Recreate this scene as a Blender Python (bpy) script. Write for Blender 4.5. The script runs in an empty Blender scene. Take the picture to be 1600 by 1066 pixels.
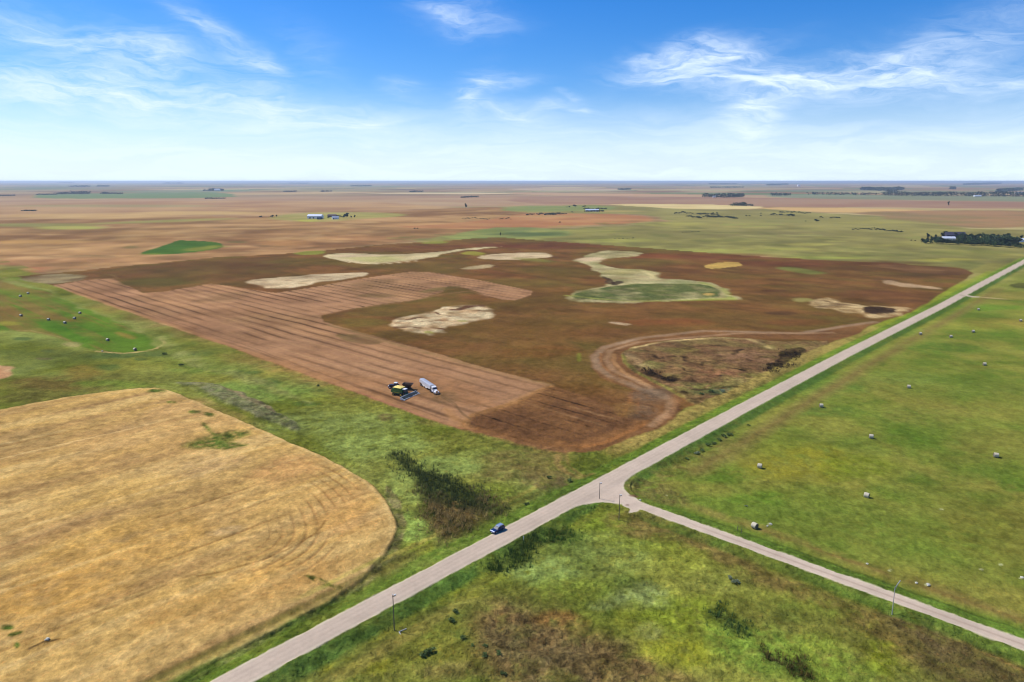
import bpy, bmesh, math, random
import numpy as np
from mathutils import Vector, Matrix
random.seed(7)
RNG = np.random.RandomState(11)
SC = bpy.context.scene
COL = SC.collection

# ------------------------------------------------------------------ camera, sky, sun, exposure
CAM_H = 100.0
FPX, HORIZ = 1085.0, 283.0          # focal length in pixels of a 1600 px wide frame, horizon row
PITCH = math.atan((533 - HORIZ) / FPX)
cam_d = bpy.data.cameras.new('camera')
cam = bpy.data.objects.new('camera', cam_d)
COL.objects.link(cam)
cam.location = (0, 0, CAM_H)
cam.rotation_euler = (math.pi / 2 - PITCH, 0, 0)
cam_d.sensor_width = 36
cam_d.lens = FPX / 1600 * 36
cam_d.clip_start = 1
cam_d.clip_end = 400000
SC.camera = cam

SUN_EL, SUN_AZ = math.radians(50), math.radians(-64)   # azimuth from +Y, positive towards +X
sun_d = bpy.data.lights.new('sun', 'SUN')
sun_d.energy = 4.4
sun_d.angle = math.radians(3.0)
sun_d.color = (1.0, 0.96, 0.89)
sun = bpy.data.objects.new('sun', sun_d)
COL.objects.link(sun)
to_sun = Vector((math.sin(SUN_AZ) * math.cos(SUN_EL), math.cos(SUN_AZ) * math.cos(SUN_EL), math.sin(SUN_EL)))
sun.rotation_euler = to_sun.to_track_quat('Z', 'Y').to_euler()

SC.view_settings.view_transform = 'Standard'
SC.view_settings.look = 'None'
SC.view_settings.gamma = 1
SC.view_settings.exposure = 0.22
SC.render.engine = 'CYCLES'
SC.cycles.filter_width = 1.15


class NT:
    """small helper for writing node trees as expressions"""
    def __init__(s, tree):
        s.t = tree; tree.nodes.clear()
    def n(s, kind, **kw):
        nd = s.t.nodes.new(kind)
        for k, v in kw.items(): setattr(nd, k, v)
        return nd
    def put(s, sock, v):
        if isinstance(v, bpy.types.NodeSocket): s.t.links.new(v, sock)
        else: sock.default_value = v
    def m(s, op, a, b=0.0, c=0.0, clamp=False):
        nd = s.n('ShaderNodeMath', operation=op, use_clamp=clamp)
        for i, v in enumerate((a, b, c)): s.put(nd.inputs[i], v)
        return nd.outputs[0]
    def vm(s, op, a, b=(0, 0, 0), scale=None):
        nd = s.n('ShaderNodeVectorMath', operation=op)
        s.put(nd.inputs[0], a); s.put(nd.inputs[1], b)
        if scale is not None: s.put(nd.inputs['Scale'], scale)
        return nd.outputs[0]
    def mix(s, f, a, b, blend='MIX'):
        nd = s.n('ShaderNodeMix', data_type='RGBA', blend_type=blend)
        s.put(nd.inputs['Factor'], f); s.put(nd.inputs['A'], a); s.put(nd.inputs['B'], b)
        return nd.outputs['Result']
    def noise(s, vec, scale, detail=3, rough=0.55, dist=0.0):
        nd = s.n('ShaderNodeTexNoise')
        s.put(nd.inputs['Vector'], vec)
        nd.inputs['Scale'].default_value = scale; nd.inputs['Detail'].default_value = detail
        nd.inputs['Roughness'].default_value = rough; nd.inputs['Distortion'].default_value = dist
        return nd.outputs['Fac']
    def ramp(s, v, lo, hi, a=0.0, b=1.0):
        nd = s.n('ShaderNodeMapRange', interpolation_type='SMOOTHSTEP')
        s.put(nd.inputs['Value'], v)
        for i, x in zip(('From Min', 'From Max', 'To Min', 'To Max'), (lo, hi, a, b)): nd.inputs[i].default_value = x
        return nd.outputs['Result']
    def comb(s, x, y, z=0.0):
        nd = s.n('ShaderNodeCombineXYZ')
        for i, v in enumerate((x, y, z)): s.put(nd.inputs[i], v)
        return nd.outputs[0]


def sky_dir(px, py):
    """azimuth and elevation in degrees of a sky direction read off the photograph"""
    u, v = px - 800, 533 - py
    y = FPX * math.cos(PITCH) + v * math.sin(PITCH)
    z = -FPX * math.sin(PITCH) + v * math.cos(PITCH)
    return math.degrees(math.atan2(u, y)), math.degrees(math.atan2(z, math.hypot(u, y)))


world = bpy.data.worlds.new('World')
SC.world = world
world.use_nodes = True
w = NT(world.node_tree)
sky = w.n('ShaderNodeTexSky', sky_type='NISHITA', sun_disc=False, sun_elevation=SUN_EL, sun_rotation=SUN_AZ,
          altitude=600, air_density=1.0, dust_density=0.6, ozone_density=3.0)
tc = w.n('ShaderNodeTexCoord').outputs['Generated']
sep = w.n('ShaderNodeSeparateXYZ'); w.t.links.new(tc, sep.inputs[0])
X, Y, Z = sep.outputs
az = w.m('MULTIPLY', w.m('ARCTAN2', X, Y), 180 / math.pi)
el = w.m('MULTIPLY', w.m('ARCSINE', Z), 180 / math.pi)
base = w.comb(az, w.m('MULTIPLY', el, 3.0))
# bend the wisps
wx = w.m('MULTIPLY', w.m('SUBTRACT', w.noise(base, 0.10, 3), 0.5), 7.0)
wy = w.m('MULTIPLY', w.m('SUBTRACT', w.noise(w.vm('ADD', base, (37, 11, 5)), 0.13, 4), 0.5), 3.4)
azw, elw = w.m('ADD', az, wx), w.m('ADD', el, wy)
# cirrus streaks, each a soft ellipse in sky directions: px, py, half width deg, half height deg, tilt deg, density
CLOUDS = [(150, 70, 6.5, 1.1, -6, 0.72), (230, 75, 2.0, 0.9, -12, 0.36), (355, 65, 3.6, 0.9, -28, 0.47), (405, 97, 1.3, 0.8, -8, 0.4), (290, 38, 1.6, 0.4, -35, 0.29), (195, 122, 5.2, 0.5, -5, 0.4), (60, 140, 7.5, 1.1, -3, 0.62), (260, 150, 8.0, 1.3, -6, 0.4), (400, 150, 4.0, 0.9, -14, 0.25), (470, 178, 6.5, 0.8, -4, 0.29), (545, 190, 3.0, 0.7, 0, 0.32), (628, 137, 1.2, 0.6, 6, 0.4), (735, 35, 3.2, 0.9, -5, 0.42), (690, 18, 2.0, 0.5, -20, 0.3), (770, 133, 2.6, 0.6, 4, 0.5), (735, 150, 1.8, 1.1, 50, 0.5), (805, 180, 2.6, 0.6, -12, 0.55), (855, 168, 1.8, 0.35, 4, 0.4), (910, 175, 1.0, 0.25, 0, 0.5), (880, 152, 1.0, 0.25, -4, 0.3), (1075, 98, 4.6, 0.9, 6, 0.75), (1140, 90, 2.6, 0.7, -4, 0.55), (1130, 125, 4.8, 1.0, -4, 0.75), (1190, 170, 2.6, 1.3, 20, 0.8), (1260, 125, 4.8, 0.8, 2, 0.48), (1340, 105, 5.4, 0.9, 4, 0.52), (1420, 120, 5.0, 1.0, 2, 0.44), (1480, 80, 5.5, 1.6, 8, 0.3), (1560, 130, 5.0, 0.9, -2, 0.48), (1590, 40, 3.5, 1.8, 10, 0.22), (500, 90, 3.0, 1.6, -40, 0.13), (1000, 92, 2.0, 0.3, 2, 0.3)]
tot = None
for cx, cy, a, b, tilt, dens in CLOUDS:
    a0, e0 = sky_dir(cx, cy)
    ct, st = math.cos(math.radians(tilt)), math.sin(math.radians(tilt))
    dx, dy = w.m('SUBTRACT', azw, a0), w.m('SUBTRACT', elw, e0)
    p = w.m('ADD', w.m('MULTIPLY', dx, ct / a), w.m('MULTIPLY', dy, st / a))
    q = w.m('ADD', w.m('MULTIPLY', dx, -st / b), w.m('MULTIPLY', dy, ct / b))
    r2 = w.m('ADD', w.m('MULTIPLY', p, p), w.m('MULTIPLY', q, q))
    g = w.m('MULTIPLY', w.m('EXPONENT', w.m('MULTIPLY', r2, -1.0)), dens)
    tot = g if tot is None else w.m('ADD', tot, g)
fibre = w.comb(w.m('ADD', azw, w.m('MULTIPLY', elw, 2.2)), w.m('MULTIPLY', elw, 5.0))
f1 = w.noise(fibre, 0.30, 7, 0.62, 0.6)
f2 = w.noise(w.comb(azw, w.m('MULTIPLY', elw, 7.0)), 0.16, 6, 0.6, 0.8)
wisp = w.ramp(w.m('ADD', w.m('MULTIPLY', f1, 0.6), w.m('MULTIPLY', f2, 0.4)), 0.28, 0.72, 0.05, 1.15)
shaped = w.m('MULTIPLY', tot, wisp)
# thin veil thickening to the horizon, in long flat streaks
veil_n = w.noise(w.comb(azw, w.m('MULTIPLY', elw, 9.0)), 0.09, 6, 0.6, 0.5)
veil = w.m('ADD', w.ramp(el, 7.5, 0.0, 0.0, 0.80), w.m('MULTIPLY', w.ramp(el, 8.0, 2.0), w.m('MULTIPLY', w.ramp(veil_n, 0.34, 0.72), 0.28)))
dens = w.m('ADD', shaped, veil, clamp=True)
dens = w.m('MULTIPLY', dens, w.ramp(el, -1.0, 0.0))
hsv = w.n('ShaderNodeHueSaturation'); hsv.inputs['Saturation'].default_value = 1.45; hsv.inputs['Value'].default_value = 0.92
w.t.links.new(sky.outputs[0], hsv.inputs['Color'])
blue = w.vm('MULTIPLY', hsv.outputs[0], (1.02, 1.21, 1.58))
skyc = w.mix(dens, blue, (8.8, 10.4, 12.3, 1))
bg = w.n('ShaderNodeBackground'); w.put(bg.inputs['Color'], skyc); bg.inputs['Strength'].default_value = 0.085
out = w.n('ShaderNodeOutputWorld'); w.t.links.new(bg.outputs[0], out.inputs[0])

# ------------------------------------------------------------------ helpers: survey of the ground
def G(px, py):
    """ground point (metres) surveyed from a photo position; the plain is level"""
    px = np.asarray(px, float); py = np.asarray(py, float)
    u, v = px - 800, 533 - py
    dz = -FPX * math.sin(PITCH) + v * math.cos(PITCH)
    k = -CAM_H / dz
    return u * k, (FPX * math.cos(PITCH) + v * math.sin(PITCH)) * k

def gp(px, py, z=0.0):
    x, y = G(px, py); return Vector((float(x), float(y), z))

def lin(c):
    c = np.asarray(c, float) / 255.0
    return np.where(c <= 0.04045, c / 12.92, ((c + 0.055) / 1.055) ** 2.4)
KEXP = np.array([1.13, 1.17, 1.25])
def alb(*c):
    """base colour of a surface whose sunlit appearance is the given sRGB triple"""
    if len(c) == 1: c = c[0]
    return (np.clip(lin(c) / KEXP, 0.004, 0.85)).astype(np.float32)

# road frame: s along the main road, n to its left
RO = np.array(G(366, 1066)); _e = np.array(G(1600, 409.5))
RD = (_e - RO) / np.linalg.norm(_e - RO); RN = np.array([-RD[1], RD[0]])
SIDE_S = 123.9
def road_sn(x, y):
    dx, dy = x - RO[0], y - RO[1]
    return dx * RD[0] + dy * RD[1], dx * RN[0] + dy * RN[1]
def road_xy(s, n):
    p = RO + s * RD + n * RN; return float(p[0]), float(p[1])
def road_c(s): return np.interp(s, [0, 80, 250, 380, 600, 760], [0, .3, 1.6, 1.8, -.6, 0]).astype(np.float32)

# ---- value noise
def _h(ix, iy, seed):
    h = (ix.astype(np.uint32) * np.uint32(374761393)) ^ (iy.astype(np.uint32) * np.uint32(668265263)) ^ np.uint32(seed * 2246822519 & 0xffffffff)
    h = (h ^ (h >> np.uint32(13))) * np.uint32(1274126177)
    return ((h ^ (h >> np.uint32(16))) & np.uint32(0xffff)).astype(np.float32) / 65535.0
def vnoise(x, y, seed):
    ix, iy = np.floor(x), np.floor(y)
    fx, fy = (x - ix).astype(np.float32), (y - iy).astype(np.float32)
    ix, iy = ix.astype(np.int64), iy.astype(np.int64)
    fx = fx * fx * (3 - 2 * fx); fy = fy * fy * (3 - 2 * fy)
    a, b, c, d = _h(ix, iy, seed), _h(ix + 1, iy, seed), _h(ix, iy + 1, seed), _h(ix + 1, iy + 1, seed)
    return (a + (b - a) * fx) * (1 - fy) + (c + (d - c) * fx) * fy
def fbm(x, y, lam, seed, octv=3, spac=None, gain=0.55):
    """fractal noise about 0, wavelengths from lam metres down; octaves finer than the mesh are faded"""
    out = np.zeros_like(x, dtype=np.float32); amp = 1.0; tot = 0
    c, s_ = math.cos(0.6 + seed), math.sin(0.6 + seed)
    for o in range(octv):
        l = lam / 2.03 ** o
        v = vnoise((x * c - y * s_) / l + 17.3 * o, (x * s_ + y * c) / l - 9.1 * o, seed * 31 + o) - 0.5
        if spac is not None: v = v * np.clip(l / (2.2 * spac) - 0.4, 0, 1)
        out += amp * v; tot += amp; amp *= gain
    return out / tot * 2

def sdf(poly, x, y):
    """signed distance, negative inside"""
    poly = np.asarray(poly, np.float32); n = len(poly)
    d = np.full(x.shape, 1e12, np.float32); ins = np.zeros(x.shape, bool)
    for i in range(n):
        a, b = poly[i], poly[(i + 1) % n]
        ex, ey = b - a
        wx_, wy_ = x - a[0], y - a[1]
        t = np.clip((wx_ * ex + wy_ * ey) / (ex * ex + ey * ey + 1e-9), 0, 1)
        d = np.minimum(d, (wx_ - ex * t) ** 2 + (wy_ - ey * t) ** 2)
        if ey != 0:
            c = ((a[1] <= y) & (b[1] > y)) | ((b[1] <= y) & (a[1] > y))
            ins ^= c & (wx_ < ex * wy_ / ey)
    d = np.sqrt(d)
    return np.where(ins, -d, d)
def smooth_poly(p, it=2):
    p = np.asarray(p, float)
    for _ in range(it):
        q = np.roll(p, -1, 0)
        p = np.stack([p * .75 + q * .25, p * .25 + q * .75], 1).reshape(-1, 2)
    return p
def P(px, smooth=1):
    """list of photo positions -> surveyed ground polygon"""
    x, y = G([a for a, _ in px], [b for _, b in px])
    p = np.stack([x, y], 1)
    return smooth_poly(p, smooth) if smooth else p
def sstep(d, s): 
    t = np.clip(0.5 - d / (2 * s), 0, 1); return t * t * (3 - 2 * t)
# ------------------------------------------------------------------ the land: one seamless polar sheet
import time as _t
_T0 = _t.time()
def build_grid():
    th = np.concatenate([np.arange(-180, -46, 4.0), np.arange(-46, 46, 0.058), np.arange(46, 180.01, 4.0)])
    th[-1] = 180.0
    th = np.radians(th)
    # rows: even steps of the view slope h/r, finer towards the horizon
    t_near, t_far = CAM_H / 112.0, CAM_H / 90000.0
    ts = [t_near]
    while ts[-1] > t_far:
        t = ts[-1]
        ts.append(t - (0.00030 + 0.00068 * min(1, t / 0.06)) * (1 + 0.55 * t))
    ts[-1] = t_far
    r = CAM_H / np.array(ts)
    r = np.concatenate([[0.5, 8, 20, 35, 50, 65, 80, 92, 102, 108], r])
    return th, r
TH, R = build_grid()
NTH, NR = len(TH), len(R)
print('grid', NTH, NR, NTH * NR)
rr, tt = np.meshgrid(R, TH, indexing='ij')
x = (rr * np.sin(tt)).ravel().astype(np.float32); y = (rr * np.cos(tt)).ravel().astype(np.float32)
DIST = rr.ravel().astype(np.float32)
dR = np.gradient(R); dT = DIST * math.radians(0.058)
SP = np.repeat(dR, NTH).astype(np.float32)
SPAC = np.maximum(SP * 0.6, dT).astype(np.float32)
S, N = road_sn(x, y); S = S.astype(np.float32); N = N.astype(np.float32)

W1 = (fbm(x, y, 7, 1, 2, SPAC), fbm(x, y, 7, 2, 2, SPAC))
W2 = (fbm(x, y, 38, 3, 3, SPAC), fbm(x, y, 38, 4, 3, SPAC))
W3 = (fbm(x, y, 230, 5, 3, SPAC), fbm(x, y, 230, 6, 3, SPAC))
print('warps', _t.time() - _T0)

def cellpick(s, n, ss, nn, seed):
    return _h(np.floor(s / ss).astype(np.int64), np.floor(n / nn).astype(np.int64), seed)

# --- distant farmland, quarter sections laid out on the survey grid of the two roads
s0, n0 = S - SIDE_S, N
FARC = [alb(186, 144, 116), alb(168, 126, 100), alb(196, 156, 124), alb(176, 134, 108), alb(112, 128, 82), alb(206, 176, 134),
        alb(150, 112, 92), alb(184, 148, 122), alb(132, 140, 96), alb(172, 130, 106), alb(120, 132, 96), alb(190, 150, 120)]
a = cellpick(s0, n0, 1609, 805, 5); b = cellpick(s0, n0, 805, 1609, 6); big = cellpick(s0, n0, 3218, 3218, 7)
idx = np.where(big < .5, a, b) * len(FARC)
idx = np.clip(idx.astype(int), 0, len(FARC) - 1)
col = np.array(FARC, np.float32)[idx]
reg = fbm(x, y, 9000, 9, 2)                       # whole districts lean to pasture or to stubble
col = col * (1 - np.clip(reg * .9, 0, .6))[:, None] + alb(118, 132, 92) * np.clip(reg * .9, 0, .6)[:, None]
v = fbm(x, y, 900, 10, 4, SPAC)
v2 = fbm(x, y, 2600, 12, 3, SPAC)
col *= (.83 + 0.30 * v + .22 * v2)[:, None]
del a, b, big, idx

col = col * np.array([.92, .96, .90], np.float32)
HGT = np.zeros_like(x); TEX = np.full_like(x, 0.35)

def apply(mask, c):
    global col
    i = np.nonzero(mask > 0.002)[0]
    m = mask[i][:, None]
    cc = c if getattr(c, 'ndim', 1) == 1 else c[i]
    col[i] = col[i] * (1 - m) + cc * m

def layer(poly, c, c2=None, soft=None, warp=None, op=1.0, lam=25, seed=20, brk=0.0, tex=None, h=None, sm=1, ratio=0.5, streak=None):
    """lay one patch of ground cover: poly in photo survey positions, c / c2 the two tones mixed by noise of wavelength lam"""
    poly = P(poly, sm) if isinstance(poly, list) else poly
    area = abs(0.5 * np.sum(poly[:, 0] * np.roll(poly[:, 1], -1) - poly[:, 1] * np.roll(poly[:, 0], -1)))
    size = math.sqrt(area)
    if soft is None: soft = max(0.4, size * 0.03)
    if warp is None: warp = (min(2, size * .04), min(14, size * .14), min(70, size * .10) if size > 200 else 0)
    mg = soft + sum(warp)
    bx0, by0 = poly.min(0) - mg; bx1, by1 = poly.max(0) + mg
    i = np.nonzero((x > bx0) & (x < bx1) & (y > by0) & (y < by1))[0]
    if len(i) == 0: return i, None
    xx = x[i] + warp[0] * W1[0][i] + warp[1] * W2[0][i] + warp[2] * W3[0][i]
    yy = y[i] + warp[0] * W1[1][i] + warp[1] * W2[1][i] + warp[2] * W3[1][i]
    d = sdf(poly, xx, yy)
    m = sstep(d, soft) * op
    k = m > 0.003
    i, m = i[k], m[k]
    if len(i) == 0: return i, None
    if brk > 0:
        nb = fbm(x[i], y[i], max(2.0, size * .12), seed + 3, 4, SPAC[i])
        m = m * np.clip(1 + (nb * 2.2 - (0.5 if brk > .5 else .25)) * brk * 2, 0, 1)
    if c2 is not None:
        if streak is not None:     # streak = (s wavelength, n wavelength)
            nn = fbm(S[i] / streak[0] * 10, N[i] / streak[1] * 10, 10, seed, 4)
        else:
            nn = fbm(x[i], y[i], lam, seed, 4, SPAC[i])
        t = np.clip(ratio + nn * (2.6 if streak else 1.5), 0, 1)[:, None]
        cc = alb(c) * (1 - t) + alb(c2) * t
    else: cc = alb(c)
    col[i] = col[i] * (1 - m[:, None]) + cc * m[:, None]
    if tex is not None: TEX[i] = TEX[i] * (1 - m) + tex * m
    if h is not None: HGT[i] = HGT[i] * (1 - m) + h * m
    return i, m

def blob(cx, cy, rx, ry, c, c2=None, rot=0, **kw):
    t = np.linspace(0, 2 * math.pi, 15)[:-1]; r = math.radians(rot)
    pts = [(cx + rx * math.cos(a) * math.cos(r) - ry * math.sin(a) * math.sin(r), cy + rx * math.cos(a) * math.sin(r) + ry * math.sin(a) * math.cos(r)) for a in t]
    p = P(pts, 0); sz = math.sqrt(abs(0.5 * np.sum(p[:, 0] * np.roll(p[:, 1], -1) - p[:, 1] * np.roll(p[:, 0], -1))))
    kw.setdefault('soft', sz * .22); kw.setdefault('warp', (min(2.5, sz * .12), min(18, sz * .28), min(60, sz * .1) if sz > 150 else 0))
    return layer(p, c, c2, **kw)

def stroke(pts, width, c, op=1.0, soft=0.4, warp=(.4, 1.0, 0), brk=0.0, seed=50, tex=None, ground=False):
    """a track, rut or strip of given width in metres along surveyed positions"""
    q = np.array(pts, float) if ground else np.stack(G([a for a, _ in pts], [b for _, b in pts]), 1)
    mg = width + soft + 4
    bx0, by0 = q.min(0) - mg; bx1, by1 = q.max(0) + mg
    i = np.nonzero((x > bx0) & (x < bx1) & (y > by0) & (y < by1))[0]
    if len(i) == 0: return
    xx = x[i] + warp[0] * W1[0][i] + warp[1] * W2[0][i]; yy = y[i] + warp[0] * W1[1][i] + warp[1] * W2[1][i]
    d = np.full(len(i), 1e9, np.float32)
    for a, b in zip(q[:-1], q[1:]):
        e = b - a; t = np.clip(((xx - a[0]) * e[0] + (yy - a[1]) * e[1]) / (e @ e + 1e-9), 0, 1)
        d = np.minimum(d, np.hypot(xx - a[0] - e[0] * t, yy - a[1] - e[1] * t))
    m = sstep(d - width / 2, soft) * op
    if brk: m = m * np.clip(0.8 + brk * 2.5 * fbm(x[i], y[i], max(3, width * 3), seed, 3, SPAC[i]), 0, 1)
    k = m > .003; i, m = i[k], m[k]
    col[i] = col[i] * (1 - m[:, None]) + alb(c) * m[:, None]
    if tex is not None: TEX[i] = TEX[i] * (1 - m) + tex * m

def tint(amount, lam, seed, c, lo=0.05, hi=.5, sel=None, streak=None):
    """wear one tone in or out of everything in sel, by noise"""
    i = np.nonzero(sel)[0]
    nn = fbm(S[i] / streak[0] * lam, N[i] / streak[1] * lam, lam, seed, 4) if streak else fbm(x[i], y[i], lam, seed, 4, SPAC[i])
    m = (np.clip((nn - lo) / (hi - lo), 0, 1) * amount)[:, None]
    col[i] = col[i] * (1 - m) + alb(c) * m

# --- far bands seen from the air
L = layer
FAR = DIST > 2300
tint(.6, 1100, 401, (136, 116, 98), .0, .4, FAR); tint(.55, 700, 402, (208, 180, 142), .08, .45, FAR); tint(.6, 1500, 403, (118, 130, 98), .1, .5, FAR); tint(.5, 320, 404, (132, 108, 86), .05, .5, FAR & (DIST < 9000))
L([(-300, 312), (400, 308), (900, 304), (1700, 306), (1700, 330), (1150, 322), (700, 322), (-300, 330)], (168, 128, 108), (180, 146, 122), lam=500, soft=60, op=.75)
L([(-300, 330), (300, 312), (700, 318), (760, 345), (500, 365), (-300, 372)], (160, 118, 92), (186, 146, 112), lam=260, soft=60, op=.85)
L([(50, 306), (62, 303), (200, 302), (330, 300), (372, 304), (365, 309), (150, 311), (60, 310)], (92, 122, 80), (112, 140, 92), soft=25, op=.9)
L([(140, 299), (400, 296), (400, 300), (220, 302)], (110, 140, 100), soft=80, op=.6)
L([(560, 301.5), (800, 301), (800, 303.5), (620, 303.5)], (216, 188, 156), soft=60, op=.85)
L([(800, 294), (960, 294.5), (1000, 299), (800, 298)], (200, 172, 150), soft=100, op=.6)
L([(800, 300), (1100, 305), (1100, 308), (800, 305)], (196, 150, 124), soft=60, op=.7)
L([(800, 306), (1200, 309), (1600, 317), (1800, 318), (1800, 330), (1600, 326), (1200, 323), (1150, 321), (960, 318), (800, 320)], (152, 112, 98), (164, 128, 110), lam=400, soft=30, op=.9)
L([(1200, 303), (1500, 306), (1800, 309), (1800, 318), (1600, 315), (1200, 310)], (122, 140, 110), (112, 128, 98), lam=300, soft=40, op=.85)
# middle distance stubble to the left
L([(-500, 470), (-100, 432), (100, 427), (440, 395), (700, 372), (760, 358), (860, 345), (1010, 330), (760, 322), (500, 338), (150, 340), (-500, 360)],
  (132, 94, 64), (168, 126, 90), lam=110, soft=25, ratio=.5)
tint(.5, 26, 504, (112, 92, 60), .1, .5, (DIST > 650) & (DIST < 1700) & (N > 500)); tint(.5, 55, 505, (204, 164, 120), .1, .45, (DIST > 650) & (DIST < 2300) & (N > 500)); tint(.6, 45, 59, (122, 88, 62), .0, .45, (DIST > 700) & (DIST < 2600) & (N > 500))
tint(.65, 100, 60, (122, 92, 62), .05, .5, (DIST > 700) & (DIST < 2600) & (N > 500))
tint(.45, 150, 61, (204, 160, 112), .1, .5, (DIST > 700) & (DIST < 3000) & (N > 500))
blob(150, 338, 130, 4.5, (204, 166, 120), (190, 150, 104), lam=80, op=.75); blob(300, 333, 100, 3, (206, 168, 118), op=.7)
blob(60, 352, 90, 3, (140, 136, 82), op=.8, brk=.3); blob(110, 356, 55, 2.6, (164, 160, 88), op=.95, brk=.2)
blob(250, 346, 120, 1.8, (150, 142, 84), rot=-2, op=.9, brk=.2); blob(180, 322, 160, 2.0, (150, 146, 104), op=.6, brk=.2); blob(30, 352, 60, 2.2, (136, 128, 80), op=.5)
blob(60, 378, 80, 3, (196, 148, 94), op=.6); blob(360, 352, 70, 2.0, (190, 146, 108), op=.5); blob(20, 422, 60, 4, (176, 112, 80), op=.5)
blob(205, 386, 12, 2.2, (112, 104, 62), op=.6); blob(140, 401, 40, 2.0, (116, 96, 64), op=.5); blob(560, 372, 60, 4, (178, 126, 88), op=.4)
blob(440, 380, 40, 4, (196, 142, 92), op=.4); blob(620, 342, 90, 3, (208, 160, 118), op=.5); blob(660, 352, 70, 4, (200, 148, 106), op=.5)
blob(370, 378, 16, 1.5, (104, 98, 60), op=.6); blob(800, 351, 60, 2.0, (206, 160, 110), op=.5); blob(340, 365, 60, 2, (140, 104, 76), op=.5)
L([(216, 397), (240, 389), (262, 382), (275, 375.5), (300, 376), (335, 378), (347, 381), (352, 387), (330, 391), (290, 396), (240, 398)], (58, 94, 36), (78, 108, 42), lam=20, soft=3, warp=(0, 3, 4), tex=.5)
blob(322, 388, 28, 3.0, (140, 142, 62), rot=-6, op=.7); blob(235, 397, 18, 1.2, (110, 124, 50), op=.7)
# pasture and green beyond the field
L([(690, 380), (715, 364), (800, 359), (930, 355), (1060, 343), (1000, 335), (930, 333), (800, 333), (800, 323), (940, 319), (1150, 328), (1200, 326), (1300, 334), (1420, 341),
   (1480, 355), (1600, 359), (1900, 366), (2200, 420), (1600, 424), (1520, 430), (1200, 405), (1000, 388), (820, 376)], (128, 124, 74), (146, 142, 84), lam=110, soft=14, tex=.5)
L([(800, 333), (960, 334), (1040, 341), (980, 348), (900, 354), (760, 358), (600, 356), (760, 345)], (168, 114, 82), (184, 132, 94), lam=90, soft=14)
L([(790, 322), (950, 321), (960, 330), (800, 331)], (120, 136, 78), (136, 146, 90), lam=100, soft=20, op=.85)
L([(955, 319), (1080, 319), (1190, 322.5), (1190, 326.5), (1080, 327), (980, 322)], (218, 192, 146), (204, 176, 130), lam=90, soft=12)
L([(1190, 324), (1330, 325), (1460, 328.5), (1440, 331.5), (1330, 332), (1200, 328)], (206, 164, 116), soft=20, op=.9)
L([(1330, 331), (1460, 329), (1900, 330), (1900, 352), (1600, 356), (1480, 354), (1380, 343)], (160, 118, 90), (138, 112, 82), lam=130, soft=25, op=.9)
for cx, cy, rx, ry, c, o in [(900, 362, 70, 4, (154, 154, 84), .6), (1050, 350, 60, 3, (162, 160, 84), .7), (1170, 352, 60, 4, (166, 154, 92), .5), (1240, 378, 70, 3, (112, 112, 70), .5),
                             (960, 376, 60, 3.0, (152, 154, 78), .6), (1130, 392, 80, 3.0, (158, 162, 82), .7), (1180, 366, 120, 6, (122, 116, 78), .5), (1060, 384, 50, 3, (118, 116, 70), .5),
                             (1270, 382, 40, 2.2, (170, 160, 90), .7), (1230, 389, 50, 2.0, (164, 164, 82), .6), (1320, 400, 100, 4, (118, 122, 66), .6), (1350, 346, 80, 3, (150, 146, 82), .5),
                             (1480, 406, 50, 2.6, (168, 160, 74), .8), (1400, 384, 60, 3, (146, 142, 74), .5), (1520, 395, 70, 4, (112, 118, 58), .6), (1420, 412, 60, 4, (112, 112, 62), .6),
                             (1400, 398, 40, 3, (110, 112, 66), .5), (1560, 400, 40, 3, (140, 134, 66), .5), (1290, 403, 60, 2.0, (150, 158, 70), .6), (1360, 348, 50, 2, (160, 156, 84), .6),
                             (1210, 345, 80, 3, (136, 136, 80), .6), (1220, 368, 60, 1.3, (176, 160, 104), .6), (1305, 377, 20, 1, (180, 168, 100), .6), (1440, 372, 60, 3, (132, 120, 74), .5),
                             (850, 338, 60, 1.5, (180, 150, 104), .4), (960, 330, 50, 1.0, (200, 160, 110), .5)]:
    blob(cx, cy, rx, ry, c, op=o)
tint(.6, 34, 501, (152, 148, 82), .05, .45, (S > 700) & (N > -40) & (N < 900) & (DIST < 2400)); tint(.65, 44, 502, (104, 108, 60), .05, .45, (S > 700) & (N > -40) & (N < 900) & (DIST < 2400)); tint(.5, 22, 503, (126, 108, 70), .12, .5, (S > 700) & (N > -40) & (N < 900) & (DIST < 1600))
tint(.5, 60, 62, (108, 104, 64), .1, .5, (S > 700) & (N > -40) & (N < 900) & (DIST < 1900))
L([(690, 373), (740, 360), (800, 354), (860, 357), (905, 362), (890, 370), (850, 374), (780, 374)], (112, 126, 76), (142, 148, 84), lam=40, soft=8, brk=.1, tex=.6)
blob(830, 366, 60, 3.2, (84, 104, 66), (70, 84, 52), lam=20, op=.85, brk=.35, tex=.9); blob(770, 362, 30, 2.0, (104, 122, 64), op=.6, brk=.3)
L([(425, 339), (450, 333), (520, 331.5), (610, 333), (640, 337), (560, 342), (520, 346), (450, 345)], (146, 150, 82), (170, 156, 98), lam=50, soft=20, op=.8, brk=.25)
blob(480, 345, 18, 1.3, (184, 176, 80), op=.7)

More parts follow.
